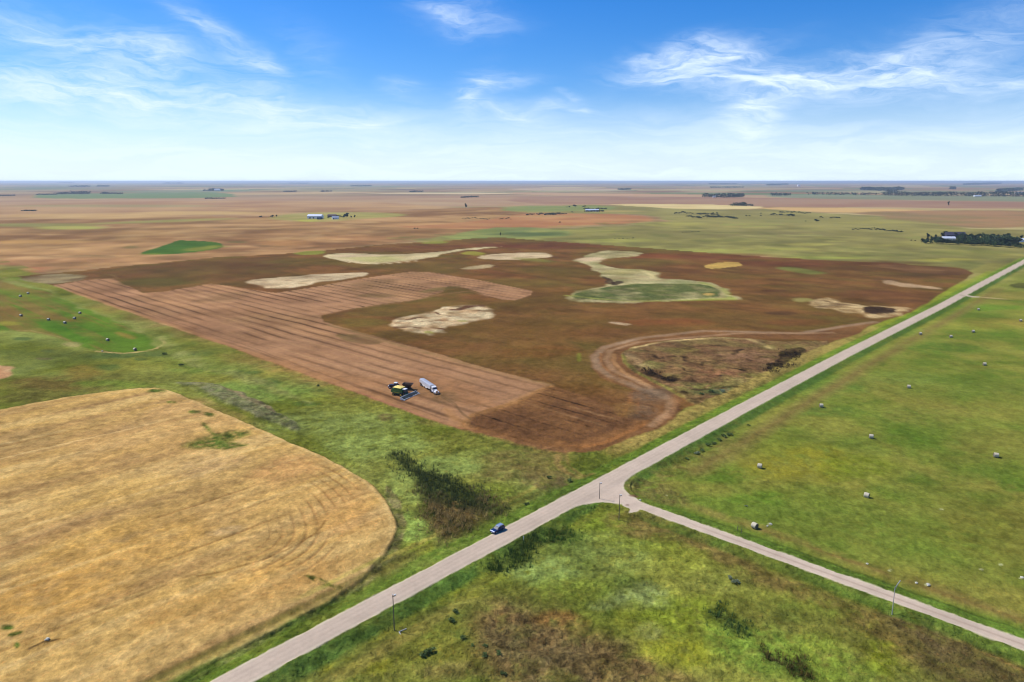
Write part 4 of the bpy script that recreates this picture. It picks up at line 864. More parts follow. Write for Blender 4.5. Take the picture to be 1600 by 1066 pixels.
BLACK = mat('rubber', (.018, .018, .019), .85, var=.3); GLASS = mat('dark_glass', (.03, .04, .05), .12, spec=.6, var=.05)
STEEL = mat('galvanised_steel', (.45, .46, .48), .42, .7); DARKST = mat('dark_steel', (.05, .05, .055), .55, .3)
WHITE = mat('white_paint', (.78, .78, .77), .35, var=.06, coat=.2); CHROME = mat('chrome', (.75, .76, .78), .18, .95, var=.04)
GREEN = mat('green_paint', (.035, .17, .035), .32, var=.15, coat=.3); YELLOW = mat('yellow_paint', (.80, .55, .04), .4, var=.08)
def wheel(parent, x_, y_, r, wd, rimc, rimr=.5, name='wheel'):
    t = MB().cyl((x_, y_ - wd / 2, r), (x_, y_ + wd / 2, r), r, r, BLACK, 20)
    for k in range(16):
        a = 2 * math.pi * k / 16; t.box((x_ + math.cos(a) * r, y_, r + math.sin(a) * r), (.10 * r + .02, wd * .96, .05 * r + .01), BLACK, ry=-a + math.pi / 2)
    o = t.build(name, parent)
    s_ = 1 if y_ > 0 else -1
    MB().cyl((x_, y_ - s_ * wd * .3, r), (x_, y_ + s_ * (wd / 2 + .015), r), r * rimr, r * rimr * .9, rimc, 16).cyl((x_, y_, r), (x_, y_ + s_ * (wd / 2 + .05), r), r * .16, r * .13, DARKST, 8).build('rim', o)
    return o

# ---- combine harvester
def combine(loc, rz):
    r = empty('combine_harvester', loc, rz)
    tag(r, 'green combine harvester with yellow grain heap and wide header, near the green verge', 'combine harvester')
    b = MB()
    b.prism([(-4.6, 1.5), (-4.3, 3.0), (-3.6, 3.45), (1.0, 3.45), (1.9, 3.1), (1.9, 1.5), (1.2, 1.15), (-3.6, 1.15)], -1.5, 1.5, GREEN)
    b.box((-4.7, 0, 1.9), (.9, 2.3, 1.3), DARKST, top=(.7, .9)); b.box((-1.2, 1.52, 1.7), (4.4, .06, .22), YELLOW); b.box((-1.2, -1.52, 1.7), (4.4, .06, .22), YELLOW)
    b.box((-1.2, 0, 1.05), (4.6, 1.9, .5), DARKST)
    b.build('body', r, bevel=.05)
    t = MB(); t.add([(-2.9, -1.4, 3.46), (.9, -1.4, 3.46), (.9, 1.4, 3.46), (-2.9, 1.4, 3.46), (-3.25, -1.8, 4.05), (1.25, -1.8, 4.05), (1.25, 1.8, 4.05), (-3.25, 1.8, 4.05)],
                    [(0, 1, 5, 4), (1, 2, 6, 5), (2, 3, 7, 6), (3, 0, 4, 7)], GREEN)
    tk = t.build('grain_tank', r)
    g = MB(); n = 10; vs = []; rs = np.random.RandomState(3)
    for i_ in range(n + 1):
        for j_ in range(n + 1):
            u_, v_ = i_ / n * 2 - 1, j_ / n * 2 - 1
            vs.append((-1.0 + 2.35 * u_, 1.88 * v_, 4.06 + .8 * (1 - max(abs(u_), abs(v_))) ** .9 + .04 * rs.rand()))
    g.add(vs, [(a * (n + 1) + b_, (a + 1) * (n + 1) + b_, (a + 1) * (n + 1) + b_ + 1, a * (n + 1) + b_ + 1) for a in range(n) for b_ in range(n)], mat('grain', (.86, .66, .18), .9, var=.15, scale=9))
    g.build('grain', tk, smooth=True)
    c = MB(); c.prism([(2.0, 1.5), (3.25, 1.5), (3.45, 2.4), (3.2, 3.55), (2.0, 3.55)], -.98, .98, GLASS, [0, 0, 0, .1, .1]); cb = c.build('cab', r, bevel=.03)
    MB().box((2.6, 0, 3.66), (1.7, 2.1, .2), WHITE, top=(.9, .9)).build('cab_roof', cb, bevel=.03)
    MB().box((2.6, 1.25, 1.35), (1.2, .5, .08), DARKST).box((2.3, 1.5, .8), (.3, .12, 1.1), YELLOW).build('ladder', r)
    for s_ in (-1, 1):
        MB().cyl((2.9, s_ * 1.1, 3.2), (3.2, s_ * 1.5, 3.1), .03, .03, DARKST, 6).box((3.25, s_ * 1.55, 2.95), (.08, .3, .5), DARKST).build('mirror', cb)
    for s_ in (-1, 1):
        wheel(r, 1.7, s_ * 1.95, 1.02, .85, YELLOW); wheel(r, -3.2, s_ * 1.65, .66, .55, YELLOW)
    MB().cyl((1.4, 1.7, 3.75), (-4.9, 2.0, 3.35), .22, .2, GREEN, 10).cyl((-4.9, 2.0, 3.35), (-5.4, 2.0, 3.0), .2, .24, DARKST, 10).cyl((1.4, 1.7, 2.6), (1.4, 1.7, 3.75), .25, .25, GREEN, 10).build('unloading_auger', r)
    fh = MB(); fh.prism([(2.3, 1.2), (2.3, 1.9), (4.5, 1.15), (4.5, .45)], -.75, .75, GREEN); fh.build('feeder_house', r)
    h = MB(); W = 5.9
    h.prism([(4.4, .25), (4.4, 1.35), (4.55, 1.35), (4.75, .35), (6.0, .18), (6.0, .1)], -W, W, mat('header_dark', (.06, .09, .07), .6))
    h.box((4.48, 0, 1.42), (.16, 2 * W, .16), mat('header_grey', (.62, .64, .62), .5, var=.1))
    for s_ in (-1, 1): h.prism([(4.3, .2), (4.3, 1.4), (5.4, 1.1), (6.9, .25), (6.9, .12)], s_ * W - .1, s_ * W + .1, mat('header_grey', (.6, .6, .6)))
    h.box((4.9, 3.4, .95), (.3, 3.6, .06), WHITE, ry=.6)
    hd = h.build('header', r)
    MB().box((6.15, 0, .3), (.4, 2 * W, .12), mat('cutter_bar', (.80, .80, .78), .4)).build('cutter_bar', hd)
    rl = MB(); rl.cyl((5.55, -W + .2, 1.2), (5.55, W - .2, 1.2), .07, .07, DARKST, 8)
    for k in range(6):
        a = k * math.pi / 3 + .3; cx_, cz_ = 5.55 + .55 * math.cos(a), 1.2 + .55 * math.sin(a)
        rl.cyl((cx_, -W + .2, cz_), (cx_, W - .2, cz_), .05, .05, mat('reel_bar', (.16, .19, .17), .5), 6)
        for q in range(7):
            yy = -W + .2 + q * (2 * W - .4) / 6; rl.cyl((5.55, yy, 1.2), (cx_, yy, cz_), .025, .025, DARKST, 5)
    rl.build('reel', hd)
    return r
hx = gp(641, 621.5)
hv = gp(653, 616) - gp(629, 626.5); head = math.atan2(-hv.x, hv.y)  # travel direction is square to the header
head = math.atan2(-(hv.x), hv.y) ; head = math.atan2(-hv.x, hv.y)
tdir = Vector((hv.y, -hv.x, 0)).normalized(); crz = math.atan2(tdir.y, tdir.x)
cl = gp(642.5, 621) - tdir * 6.1; cl.z = ground_z(cl.x, cl.y)
combine(cl, crz)

# ---- tractor with grain cart standing behind the combine
def tractor(loc, rz):
    r = empty('tractor', loc, rz); tag(r, 'dark tractor with white cab roof behind the combine, hitched to the grain cart', 'tractor')
    D = mat('dark_blue_paint', (.035, .035, .06), .35, coat=.3)
    MB().prism([(0.3, 1.1), (0.3, 2.15), (2.9, 1.95), (3.1, 1.7), (3.1, 1.05)], -.5, .5, D).box((1.4, 0, .85), (3.6, .6, .5), DARKST).box((-.9, 0, 1.25), (1.2, .9, .8), D).build('body', r, bevel=.04)
    cb = MB().prism([(-1.25, 1.4), (.35, 1.4), (.45, 2.0), (.25, 2.95), (-1.15, 2.95)], -.85, .85, GLASS, [0, 0, 0, .08, .08]).build('cab', r, bevel=.02)
    MB().box((-.45, 0, 3.04), (1.75, 1.85, .2), WHITE, top=(.9, .88)).build('cab_roof', cb, bevel=.03)
    MB().box((3.35, 0, 1.0), (.5, 1.1, .6), WHITE).build('front_weight', r, bevel=.03)
    for s_ in (-1, 1):
        MB().box((-.9, s_ * 1.2, 2.05), (1.7, .7, .08), D).build('fender', r)
        wheel(r, -.9, s_ * 1.25, .98, .62, WHITE); wheel(r, 2.3, s_ * 1.1, .74, .5, WHITE)
    MB().cyl((.9, .58, 1.9), (.9, .58, 3.0), .06, .06, DARKST, 8).build('exhaust', r)
    return r
tp = onland(617.5, 607.5); cp = onland(637.5, 609.0)
d_ = (tp - cp); trz = math.atan2(d_.y, d_.x)
tractor(tp, trz)
def grain_cart(loc, rz):
    r = empty('grain_cart', loc, rz); tag(r, 'dark grain cart with an open brown hopper half hidden behind the combine', 'grain cart')
    B = mat('dark_brown_paint', (.07, .045, .03), .5)
    t = MB(); zt, zb = 3.0, 1.0
    T = [(-2.6, -1.6, zt), (2.6, -1.6, zt), (2.6, 1.6, zt), (-2.6, 1.6, zt)]; Bm = [(-1.1, -.7, zb), (1.4, -.7, zb), (1.4, .7, zb), (-1.1, .7, zb)]
    Ti = [(a * .95, b * .93, zt - .02) for a, b, _ in T]; Bi = [(a * .9, b * .9, zb + .1) for a, b, _ in Bm]
    f4 = [(0, 1, 5, 4), (1, 2, 6, 5), (2, 3, 7, 6), (3, 0, 4, 7)]
    t.add(Bm + T, f4 + [(0, 3, 2, 1)], B); t.add(Bi + Ti, f4 + [(0, 1, 2, 3)], mat('hopper_inside', (.10, .055, .03), .8)); t.add(T + Ti, f4, B)
    t.build('hopper', r)
    MB().box((0, 0, .85), (4.6, .5, .25), DARKST).cyl((2.3, 0, .85), (5.0, 0, .7), .09, .07, DARKST, 8).box((0, 0, .6), (.3, 2.6, .3), DARKST).build('frame', r)
    for s_ in (-1, 1): wheel(r, 0, s_ * 1.55, .85, .7, WHITE, .45)
    MB().cyl((1.5, 1.2, 1.2), (1.9, 1.9, 3.3), .2, .2, B, 10).build('auger', r)
    return r
grain_cart(cp, trz)

# ---- highway tractor with hopper-bottom grain trailer
def grain_truck(loc, rz):
    r = empty('grain_truck', loc, rz); tag(r, 'white semi truck with long grain trailer under a grey tarpaulin, right of the combine', 'truck')
    # trailer, x back to front
    tr = MB(); hw = 1.28
    tr.prism([(-7.3, 1.75), (-7.3, 3.1), (6.2, 3.1), (6.2, 1.9), (5.2, 1.35), (4.0, 1.35)  , (2.7, 1.35), (1.4, .72), (.2, .72), (-.6, 1.35), (-1.6, .72), (-3.0, .72), (-4.3, 1.45), (-5.2, 1.7)], -hw, hw, mat('trailer_white', (.80, .80, .79), .35, var=.05, coat=.2))
    for k in range(22): 
        xk = -7.0 + k * .6
        for s_ in (-1, 1): tr.box((xk, s_ * (hw + .03), 2.4), (.08, .05, 1.35), WHITE)
    tr.box((-7.36, 0, 2.4), (.1, 2.5, 1.5), DARKST); tr.box((6.26, 0, 2.45), (.1, 2.5, 1.3), STEEL)
    trl = tr.build('trailer_body', r)
    tp_ = MB(); n = 7; prof = []
    for k in range(n): a = math.pi * k / (n - 1); prof.append((math.cos(a) * 1.33, 3.08 + math.sin(a) * .42))
    m_ = mat('grey_tarpaulin', (.33, .35, .40), .6, var=.12, scale=1.5); xs = np.linspace(-7.35, 6.3, 25); vs = []
    for q, xx_ in enumerate(xs):
        for p_ in prof: vs.append((xx_, p_[0], p_[1] + (.05 if q % 2 else 0)))
    tp_.add(vs, [(a * n + b_, a * n + b_ + 1, (a + 1) * n + b_ + 1, (a + 1) * n + b_) for a in range(24) for b_ in range(n - 1)] + [tuple(range(n)), tuple(range(25 * n - 1, 24 * n - 1, -1))], m_)
    tp_.build('tarpaulin', trl)
    MB().box((-5.4, 0, 1.0), (3.6, 1.0, .3), DARKST).box((-7.4, 0, .8), (.1, 2.3, .15), DARKST).box((-7.45, 0, 1.2), (.06, 2.3, .12), mat('red_lamp_strip', (.3, .03, .02), .5)).build('chassis', r)
    for xk in (-6.4, -5.1):
        for s_ in (-1, 1): wheel(r, xk, s_ * 1.0, .52, .52, STEEL)
    # tractor unit
    MB().box((7.6, 0, .95), (7.4, .9, .28), DARKST).box((6.4, 0, 1.15), (1.3, 1.0, .15), DARKST).build('frame', r)
    cb = MB(); cb.prism([(7.4, 1.1), (7.4, 3.2), (7.7, 3.35), (8.9, 3.0), (9.3, 2.15), (9.3, 1.1)], -1.12, 1.12, WHITE, [0, 0, .15, .1, .05, 0]); c_ = cb.build('cab', r, bevel=.05)
    MB().prism([(9.0, 2.95), (9.36, 2.12), (9.40, 2.12), (9.08, 2.95)], -.98, .98, GLASS).build('windscreen', c_)
    for s_ in (-1, 1): MB().box((8.45, s_ * 1.12, 2.3), (.8, .05, .6), GLASS).build('side_window', c_)
    MB().box((7.0, 0, 2.2), (.7, 2.15, 2.0), WHITE, top=(.7, .92)).build('sleeper', r, bevel=.05)
    MB().prism([(9.3, 1.1), (9.3, 2.1), (11.0, 1.85), (11.5, 1.6), (11.55, .95)], -.62, .62, WHITE, [0, .05, .08, .05, 0]).build('hood', r, bevel=.05)
    MB().box((11.58, 0, 1.35), (.06, .95, .85), CHROME).build('grille', r); MB().box((11.7, 0, .68), (.18, 2.4, .38), CHROME).build('bumper', r, bevel=.03)
    for s_ in (-1, 1):
        MB().prism([(9.7, .75), (9.9, 1.25), (10.5, 1.42), (11.1, 1.25), (11.45, .85), (11.3, .85), (10.9, 1.1), (10.2, 1.1), (9.95, .75)], s_ * .9 - .3, s_ * .9 + .3, WHITE).build('front_fender', r)
        MB().box((11.4, s_ * .92, 1.12), (.16, .36, .22), CHROME).build('headlight', r)
        MB().cyl((7.45, s_ * 1.15, 1.1), (7.45, s_ * 1.15, 3.9), .07, .07, CHROME, 8).build('exhaust_stack', r)
        MB().cyl((7.7, s_ * .95, .85), (9.1, s_ * .95, .85), .32, .32, CHROME, 14).build('fuel_tank', r)
        MB().box((9.15, s_ * 1.32, 2.3), (.08, .2, .55), DARKST).build('mirror', r)
        wheel(r, 10.5, s_ * .98, .52, .34, CHROME)
        for xk in (5.7, 7.0): wheel(r, xk, s_ * .98, .52, .52, CHROME)
    return r
ta, tb = gp(683, 617.5), gp(658, 601.0); dv = (ta - tb).normalized(); L_ = (ta - tb).length
print('truck len', L_)
tm = ta - dv * 11.7; tm.z = ground_z(tm.x, tm.y)
grain_truck(tm, math.atan2(dv.y, dv.x))

# ---- car on the shoulder
def suv(loc, rz):
    r = empty('parked_car', loc, rz); tag(r, 'dark blue sport utility car parked on the left shoulder of the gravel road', 'car')
    Bl = mat('blue_car_paint', (.012, .028, .11), .22, .3, var=.05, coat=.8)
    b = MB(); b.prism([(-2.3, .45), (-2.38, .9), (-2.25, 1.1), (.55, 1.12), (1.0, 1.08), (2.1, .95), (2.35, .75), (2.36, .42), (1.9, .3), (-1.9, .3)], -.93, .93, Bl, [.08, .02, .06, .02, .06, .1, .12, .08, .1, .1])
    bd = b.build('body', r, bevel=.04)
    g = MB(); g.prism([(-2.2, 1.08), (-1.95, 1.62), (-1.2, 1.7), (-.1, 1.66), (.15, 1.55), (.98, 1.08)], -.84, .84, GLASS, [0, .12, .14, .14, .14, .02]); gh = g.build('greenhouse', r, bevel=.02)
    rf = MB(); rf.prism([(-2.02, 1.64), (-1.9, 1.70), (-1.1, 1.77), (-.2, 1.74), (.12, 1.62)], -.72, .72, mat('roof_sky_sheen', (.30, .36, .46), .2, .2, coat=1)); rf.build('roof', gh, bevel=.015)  # roof paler than the body: sky reflection put into its colour
    for s_ in (-1, 1):
        MB().box((-.9, s_ * .62, 1.8), (1.8, .05, .05), CHROME).build('roof_rail', gh)
        for xk in (-.45, -1.35): MB().box((xk, s_ * .80, 1.36), (.07, .06, .52), Bl).build('pillar', gh)
        MB().box((2.25, s_ * .66, .76), (.16, .34, .15), WHITE).build('headlight', bd)
        MB().box((-2.33, s_ * .72, .98), (.1, .22, .28), mat('tail_lamp', (.35, .01, .01), .3)).build('tail_light', bd)
        MB().box((.75, s_ * 1.0, 1.15), (.14, .2, .14), Bl).build('mirror', bd)
        for xk in (1.45, -1.4): wheel(r, xk, s_ * .80, .36, .25, STEEL, .62)
    MB().box((2.36, 0, .62), (.06, .9, .22), DARKST).build('grille', bd); MB().box((2.385, 0, .45), (.02, .45, .12), WHITE).build('number_plate', bd)
    return r
ps = road_sn(*G(771, 829)); 
cx_, cy_ = road_xy(float(ps[0]), float(road_c(ps[0])) + 3.55)
crz2 = math.atan2(-RD[1], -RD[0])
suv((cx_, cy_, ground_z(cx_, cy_)), crz2)

# ---- utility poles
WOOD = mat('weathered_wood', (.14, .11, .08), .9, var=.3, scale=5); PALEW = mat('bleached_wood', (.42, .40, .36), .85, var=.2)
CER = mat('white_ceramic', (.85, .86, .84), .25, var=.03)
def pole(px, py, h, label, lean=(0, 0), arm=True, m=WOOD, r0=.125):
    r = empty('utility_pole', onland(px, py, -.1)); tag(r, label, 'utility pole', 'utility poles beside the roads')
    tx, ty = lean
    MB().cyl((0, 0, 0), (tx, ty, h), r0, r0 * .65, m, 10).build('pole', r)
    if arm:
        MB().box((tx * .96 + .25, ty, h - .35), (.9, .1, .12), m, rz=.5).build('crossarm', r)
        for a in (.32, .62): MB().cyl((tx * .96 + a * .95, ty + a * .5, h - .3), (tx * .96 + a * .95, ty + a * .5, h - .02), .09, .12, CER, 8).build('insulator', r)
        MB().cyl((tx, ty, h), (tx, ty, h + .2), .07, .09, CER, 8).build('insulator', r)
    return r
pole(616, 982, 9.2, 'dark wooden utility pole with white insulators beside the near stretch of the gravel road')
pole(936.5, 781, 5.6, 'shorter grey wooden pole standing inside the road junction', arm=True, r0=.11)
pole(967, 813, 8.4, 'tall dark wooden pole just below the junction on the grass side')
q = pole(1394, 958, 7.4, 'pale leaning pole with a bent metal arm beside the narrow side road', arm=False, m=PALEW, lean=(-.15, 0), r0=.1)
MB().cyl((-.14, 0, 6.6), (.25, 0, 7.9), .10, .09, STEEL, 8).cyl((.25, 0, 7.9), (.95, .1, 9.0), .09, .11, STEEL, 8).build('bent_arm', q)
# fence posts at the meadow edge
posts = [(1152, 828, 'dark wooden fence post near the large round bale'), (1158, 833, 'short leaning fence post in the brown grass strip below the large round bale')]
for px, py, lb in posts:
    r = tag(MB().cyl((0, 0, 0), (.1, .1, 1.5), .09, .08, WOOD, 8).cyl((0, 0, 1.0), (.0, .25, 1.02), .05, .04, WOOD, 6).build('fence_post'), lb, 'fence post', 'fence posts along the meadow')
    r.location = onland(px, py, -.1)
r = MB().cyl((0, 0, .12), (1.55, 1.0, .2), .12, .12, PALEW, 8).cyl((0, 0, .12), (.55, -1.15, .14), .12, .14, PALEW, 8).build('bent_pipe'); r.location = onland(623.5, 985); tag(r, 'pale bent pipe lying in the grass beside the near utility pole', 'pipe')
r = MB().cyl((0, 0, 0), (0, 0, 1.3), .09, .09, WHITE, 8).box((0, 0, 1.3), (.3, .08, .35), WHITE).build('marker_post'); r.location = onland(818, 846); tag(r, 'small white marker post by the reeds across the road from the car', 'marker post')

# stones: irregular lumps
def stone(name, px, py, s_, m, label, group=None, seed=1, flat=.6):
    bm = bmesh.new(); bmesh.ops.create_icosphere(bm, subdivisions=2, radius=1); rs = np.random.RandomState(seed)
    for v in bm.verts: v.co = Vector((v.co.x, v.co.y, v.co.z * flat)) * (s_ * .62 * (.7 + .55 * rs.rand()))
    me = bpy.data.meshes.new(name); bm.to_mesh(me); bm.free(); me.materials.append(m)
    o = bpy.data.objects.new(name, me); COL.objects.link(o); o.location = onland(px, py, s_ * .2); return tag(o, label, 'stone', group)
STONE = mat('pale_stone', (.46, .44, .34), .9, var=.25)
for k, (px, py, s_, lb) in enumerate([(75, 1004, .8, 'pale field stone in the wheat at the lower left'), (1204, 820, .75, 'pale stone in the meadow right of the large bale'), (1199, 823, .5, 'small pale stone touching the bigger one beside the large bale'),
                                      (1000, 783.5, .7, 'white boulder at the culvert beside the side road'), (1355, 881, .55, 'flat white stone in the meadow, left of the others'), (1432, 911, .55, 'white stone in the meadow just left of the broadest one'),
                                      (1450, 915, .8, 'broad white stone in the meadow above the side road'), (1597, 903, .7, 'white stone in the meadow at the right edge of the view'), (160, 549, .9, 'grey stone at the edge of the left hay meadow')]):
    stone('field_stone', px, py, s_, STONE, lb, 'pale stones lying in the fields', seed=k)

# ---- round bales
def bale_mesh():
    WR = mat('bale_net_wrap', (.50, .44, .31), .8, var=.16, scale=6); ST = mat('bale_straw_end', (.15, .12, .08), .95, var=.35, scale=9)
    b = MB(); n = 22; R0, Hh = .86, .74; rings = [(-Hh, R0 * .94), (-Hh * .85, R0), (-.3, R0 * 1.02), (.3, R0 * 1.02), (Hh * .85, R0), (Hh, R0 * .94)]
    vs = []
    for yy, rr_ in rings:
        for k in range(n): a = 2 * math.pi * k / n; q_ = rr_ * (1 + .015 * math.sin(5 * a)); vs.append((q_ * math.cos(a), yy, R0 + max(q_ * math.sin(a), -R0 * .93)))
    b.add(vs, [(i_ * n + k, i_ * n + (k + 1) % n, (i_ + 1) * n + (k + 1) % n, (i_ + 1) * n + k) for i_ in range(5) for k in range(n)], WR)
    for sgn, base in ((-1, 0), (1, 5 * n)):
        ring0 = vs[base:base + n]; prev = ring0
        for f_, dy in ((.7, .03), (.4, .0), (.12, .03)):
            cur = [(v_[0] * f_, sgn * (Hh + dy), R0 + (v_[2] - R0) * f_) for v_ in ring0]
            b.add(prev + cur, [(k, (k + 1) % n, (k + 1) % n + n, k + n) for k in range(n)], ST); prev = cur
        b.add(prev, [tuple(range(n))], ST)
    return b.build('hay_bale', smooth=False)
bale0 = bale_mesh()
BALES = [(1179, 825, 35, 'right', 'large round bale nearest the side road, dark end facing left'), (1354, 776, 50, 'right', 'round bale in the middle of the meadow below the mown yellow patch'), (1556, 714, 70, 'right', 'round bale near the right edge halfway down the meadow'),
         (1361, 684.5, 70, 'right', 'round bale straight above the mid-meadow one, right of the yellowish patch'), (1187, 731, 60, 'right', 'round bale closest to the junction, in the left corner of the meadow'), (1283, 636, 80, 'right', 'round bale near the brown strip halfway up the road side of the meadow'), (1420, 605.5, 70, 'right', 'lone round bale in the upper middle of the meadow'),
         (1538, 571.5, 75, 'right', 'round bale on the darker green band near the right edge'), (1438, 523, 80, 'right', 'round bale close to the road, leftmost of the three in a far row'), (1485.5, 527.5, 80, 'right', 'middle round bale of the three in a far row'), (1520.5, 519.5, 80, 'right', 'rightmost round bale of the three in a far row'),
         (1594.5, 502.5, 75, 'right', 'far round bale at the right edge of the meadow'), (1528.5, 485, 80, 'right', 'farthest round bale of the meadow, just below the pale trail'),
         (44, 459.5, 20, 'left', 'farthest round bale in the left meadow, upper of the pair'), (32, 464, 10, 'left', 'round bale just below the farthest one in the left meadow'), (33, 494, 0, 'left', 'leftmost round bale on the brown streaks of the left meadow'), (76, 500.5, 15, 'left', 'round bale on brown streaks in the middle of the left meadow'),
         (125, 490.5, 10, 'left', 'upper round bale of the slanting line of three in the left meadow'), (116.6, 498.5, 10, 'left', 'middle round bale of the slanting line of three in the left meadow'), (101.5, 505.5, 5, 'left', 'lower round bale of the slanting line of three in the left meadow'),
         (168.5, 533, -10, 'left', 'pale round bale on bright green in the left meadow'), (211, 547.5, -20, 'left', 'round bale at the pale curved track rounding the left meadow')]
for k, (px, py, rot, side_, lb) in enumerate(BALES):
    o = bale0 if k == 0 else bale0.copy()
    if k: COL.objects.link(o)
    o.location = onland(px, py, -.04); o.rotation_euler = (0, 0, math.radians(rot))
    if k > 12: o.scale = (1.0, 1.1, 1.0); o.rotation_euler = (0, 0, math.radians(rot + 75))
    tag(o, lb, 'hay bale', 'round bales in the right-hand meadow' if side_ == 'right' else 'round bales in the left-hand meadow')

# ---- foliage
LEAF = [leafmat('leaf_dark', (.045, .075, .030)), leafmat('leaf_mid', (.075, .125, .040)), leafmat('leaf_olive', (.10, .14, .045)), leafmat('leaf_grey_green', (.24, .28, .16))]
BARK = mat('bark', (.10, .08, .06), .95, var=.3)
def crown_mesh(rs, h, w_, lobes, nleaf, size, base=.25):
    """leaf clumps spread through overlapping lobes; returns numpy quads"""
    V, F = [], []
    cs = []
    for k in range(lobes):
        a = rs.rand() * 6.28; rr_ = w_ * .5 * math.sqrt(rs.rand()) * .75
        zz = h * (base + (1 - base) * (.25 + .6 * rs.rand())); cs.append((rr_ * math.cos(a), rr_ * math.sin(a), zz, w_ * (.18 + .16 * rs.rand()), h * (.12 + .12 * rs.rand())))
    cs.append((0, 0, h * (base + (1 - base) * .55), w_ * .38, h * (1 - base) * .42))
    for k in range(nleaf):
        c = cs[rs.randint(len(cs))]; d = rs.normal(size=3); d /= np.linalg.norm(d) + 1e-6; q = rs.rand() ** .45
        p = np.array([c[0] + d[0] * c[3] * q, c[1] + d[1] * c[3] * q, c[2] + d[2] * c[4] * q]); p[2] = min(max(p[2], h * base * .5), h)
        u_ = rs.normal(size=3); u_ /= np.linalg.norm(u_); v_ = np.cross(u_, rs.normal(size=3)); v_ /= np.linalg.norm(v_) + 1e-6; s_ = size * (.6 + .8 * rs.rand())
        b = len(V); V += [tuple(p - u_ * s_), tuple(p + v_ * s_ * .8), tuple(p + u_ * s_), tuple(p - v_ * s_ * .7)]; F.append((b, b + 1, b + 2, b + 3))
    return V, F
def raw(name, V, F, m, parent=None):
    me = bpy.data.meshes.new(name); me.from_pydata([tuple(v) for v in V], [], F); me.materials.append(m); me.update()
    o = bpy.data.objects.new(name, me); COL.objects.link(o)
    if parent: o.parent = parent
    return o
def make_tree(name, seed, h, w_, lobes, nleaf, size, m, base=.22, label='', cat='tree', stem=True):
    rs = np.random.RandomState(seed); r = empty(name, (0, 0, 0)); 
    V, F = crown_mesh(rs, h, w_, lobes, nleaf, size, base); raw('crown', V, F, m, r)
    if stem:
        t = MB(); t.cyl((0, 0, -.2), (.05, 0, h * .5), .035 * h * .6, .02 * h * .5, BARK, 7)
        for k in range(4): a = 1.57 * k + rs.rand(); t.cyl((0, 0, h * (.25 + .08 * k)), (math.cos(a) * w_ * .28, math.sin(a) * w_ * .28, h * (.5 + .08 * k)), .012 * h, .004 * h, BARK, 5)
        t.build('trunk', r)
    return r
protos = {}
def tree_at(kind, px, py, sc, label, group, cat='tree', rot=None, xy=None):
    K = {'round': ('broadleaf_tree', 1, 10, 9, 7, 620, .62, LEAF[1], .16), 'dark': ('broadleaf_tree', 2, 11, 8, 6, 620, .62, LEAF[0], .14), 'wide': ('broadleaf_tree', 3, 9, 12, 9, 760, .66, LEAF[0], .12), 'olive': ('broadleaf_tree', 8, 9, 9, 7, 560, .6, LEAF[2], .15),
         'spruce': ('spruce_tree', 4, 12, 4.5, 5, 420, .5, LEAF[0], .08), 'bush': ('shrub', 5, 2.6, 4.2, 5, 260, .3, LEAF[0], .02), 'bush_green': ('shrub', 6, 1.1, 2.2, 4, 320, .15, leafmat('leaf_shrub', (.15, .21, .055)), .02), 'bush_grey': ('shrub', 7, 1.3, 2.6, 4, 300, .15, LEAF[3], .02)}[kind]
    if kind not in protos:
        protos[kind] = make_tree(K[0], K[1], K[2], K[3], K[4], K[5], K[6], K[7], K[8]); o = protos[kind]
    else: o = copy_tree(protos[kind])
    p = onland(px, py) if xy is None else Vector((xy[0], xy[1], ground_z(*xy)))
    o.location = p; s_ = sc if isinstance(sc, tuple) else (sc, sc, sc); o.scale = s_; o.rotation_euler = (0, 0, rot if rot is not None else random.random() * 6.28)
    return tag(o, label, cat, group)

# farmyard belt on the right
FB = 'trees of the dense farmyard belt by the white house'
rs = np.random.RandomState(5)
def belt_row(x0, y0, x1, y1, n, sc, kinds, label, group, jit=(2, .5), cat='tree'):
    for k in range(n):
        f_ = (k + .5) / n; px = x0 + (x1 - x0) * f_ + rs.normal() * jit[0]; py = y0 + (y1 - y0) * f_ + rs.normal() * jit[1]
        s_ = sc * (.75 + .5 * rs.rand()); tree_at(kinds[rs.randint(len(kinds))], px, py, (s_, s_, s_ * (.85 + .3 * rs.rand())), label, group, cat)
belt_row(1437, 380.0, 1590, 386.5, 40, .85, ['dark', 'wide', 'round'], 'dark leafy tree in the front row of the farmyard belt', FB)
belt_row(1446, 378.0, 1470, 379.0, 5, .85, ['dark', 'spruce'], 'dark tree at the left end of the farmyard belt beside the white house', FB, (1, .4))
belt_row(1496, 380.5, 1584, 383.5, 30, 1.15, ['wide', 'round', 'dark'], 'tall leafy tree in the back rows of the farmyard belt', FB)
belt_row(1476, 371.5, 1576, 375, 26, .95, ['dark', 'wide'], 'dark tree in the far row behind the white house', FB)
belt_row(1536, 379.0, 1586, 382.0, 16, 1.3, ['wide', 'olive'], 'broad grey-green tree at the thick right part of the farmyard belt', FB)
belt_row(1586, 387.5, 1612, 388.5, 5, .8, ['olive', 'round'], 'bright green tree at the right edge below the small shed', 'green trees at the right edge')
belt_row(1588, 374, 1615, 376, 5, .6, ['dark'], 'dark tree behind the small shed at the right edge', 'dark trees at the right edge')
tree_at('spruce', 1461, 376.5, .95, 'pointed dark spruce rising above the left end of the farmyard belt', FB); tree_at('spruce', 1527.5, 376, .9, 'pointed dark spruce rising above the middle of the farmyard belt', FB)
tree_at('bush', 1424, 376.3, .8, 'low bush just left of the farmyard belt', 'bushes left of the farmyard belt', 'shrub'); tree_at('bush', 1430, 376.8, .7, 'smaller low bush touching the left end of the farmyard belt', 'bushes left of the farmyard belt', 'shrub')

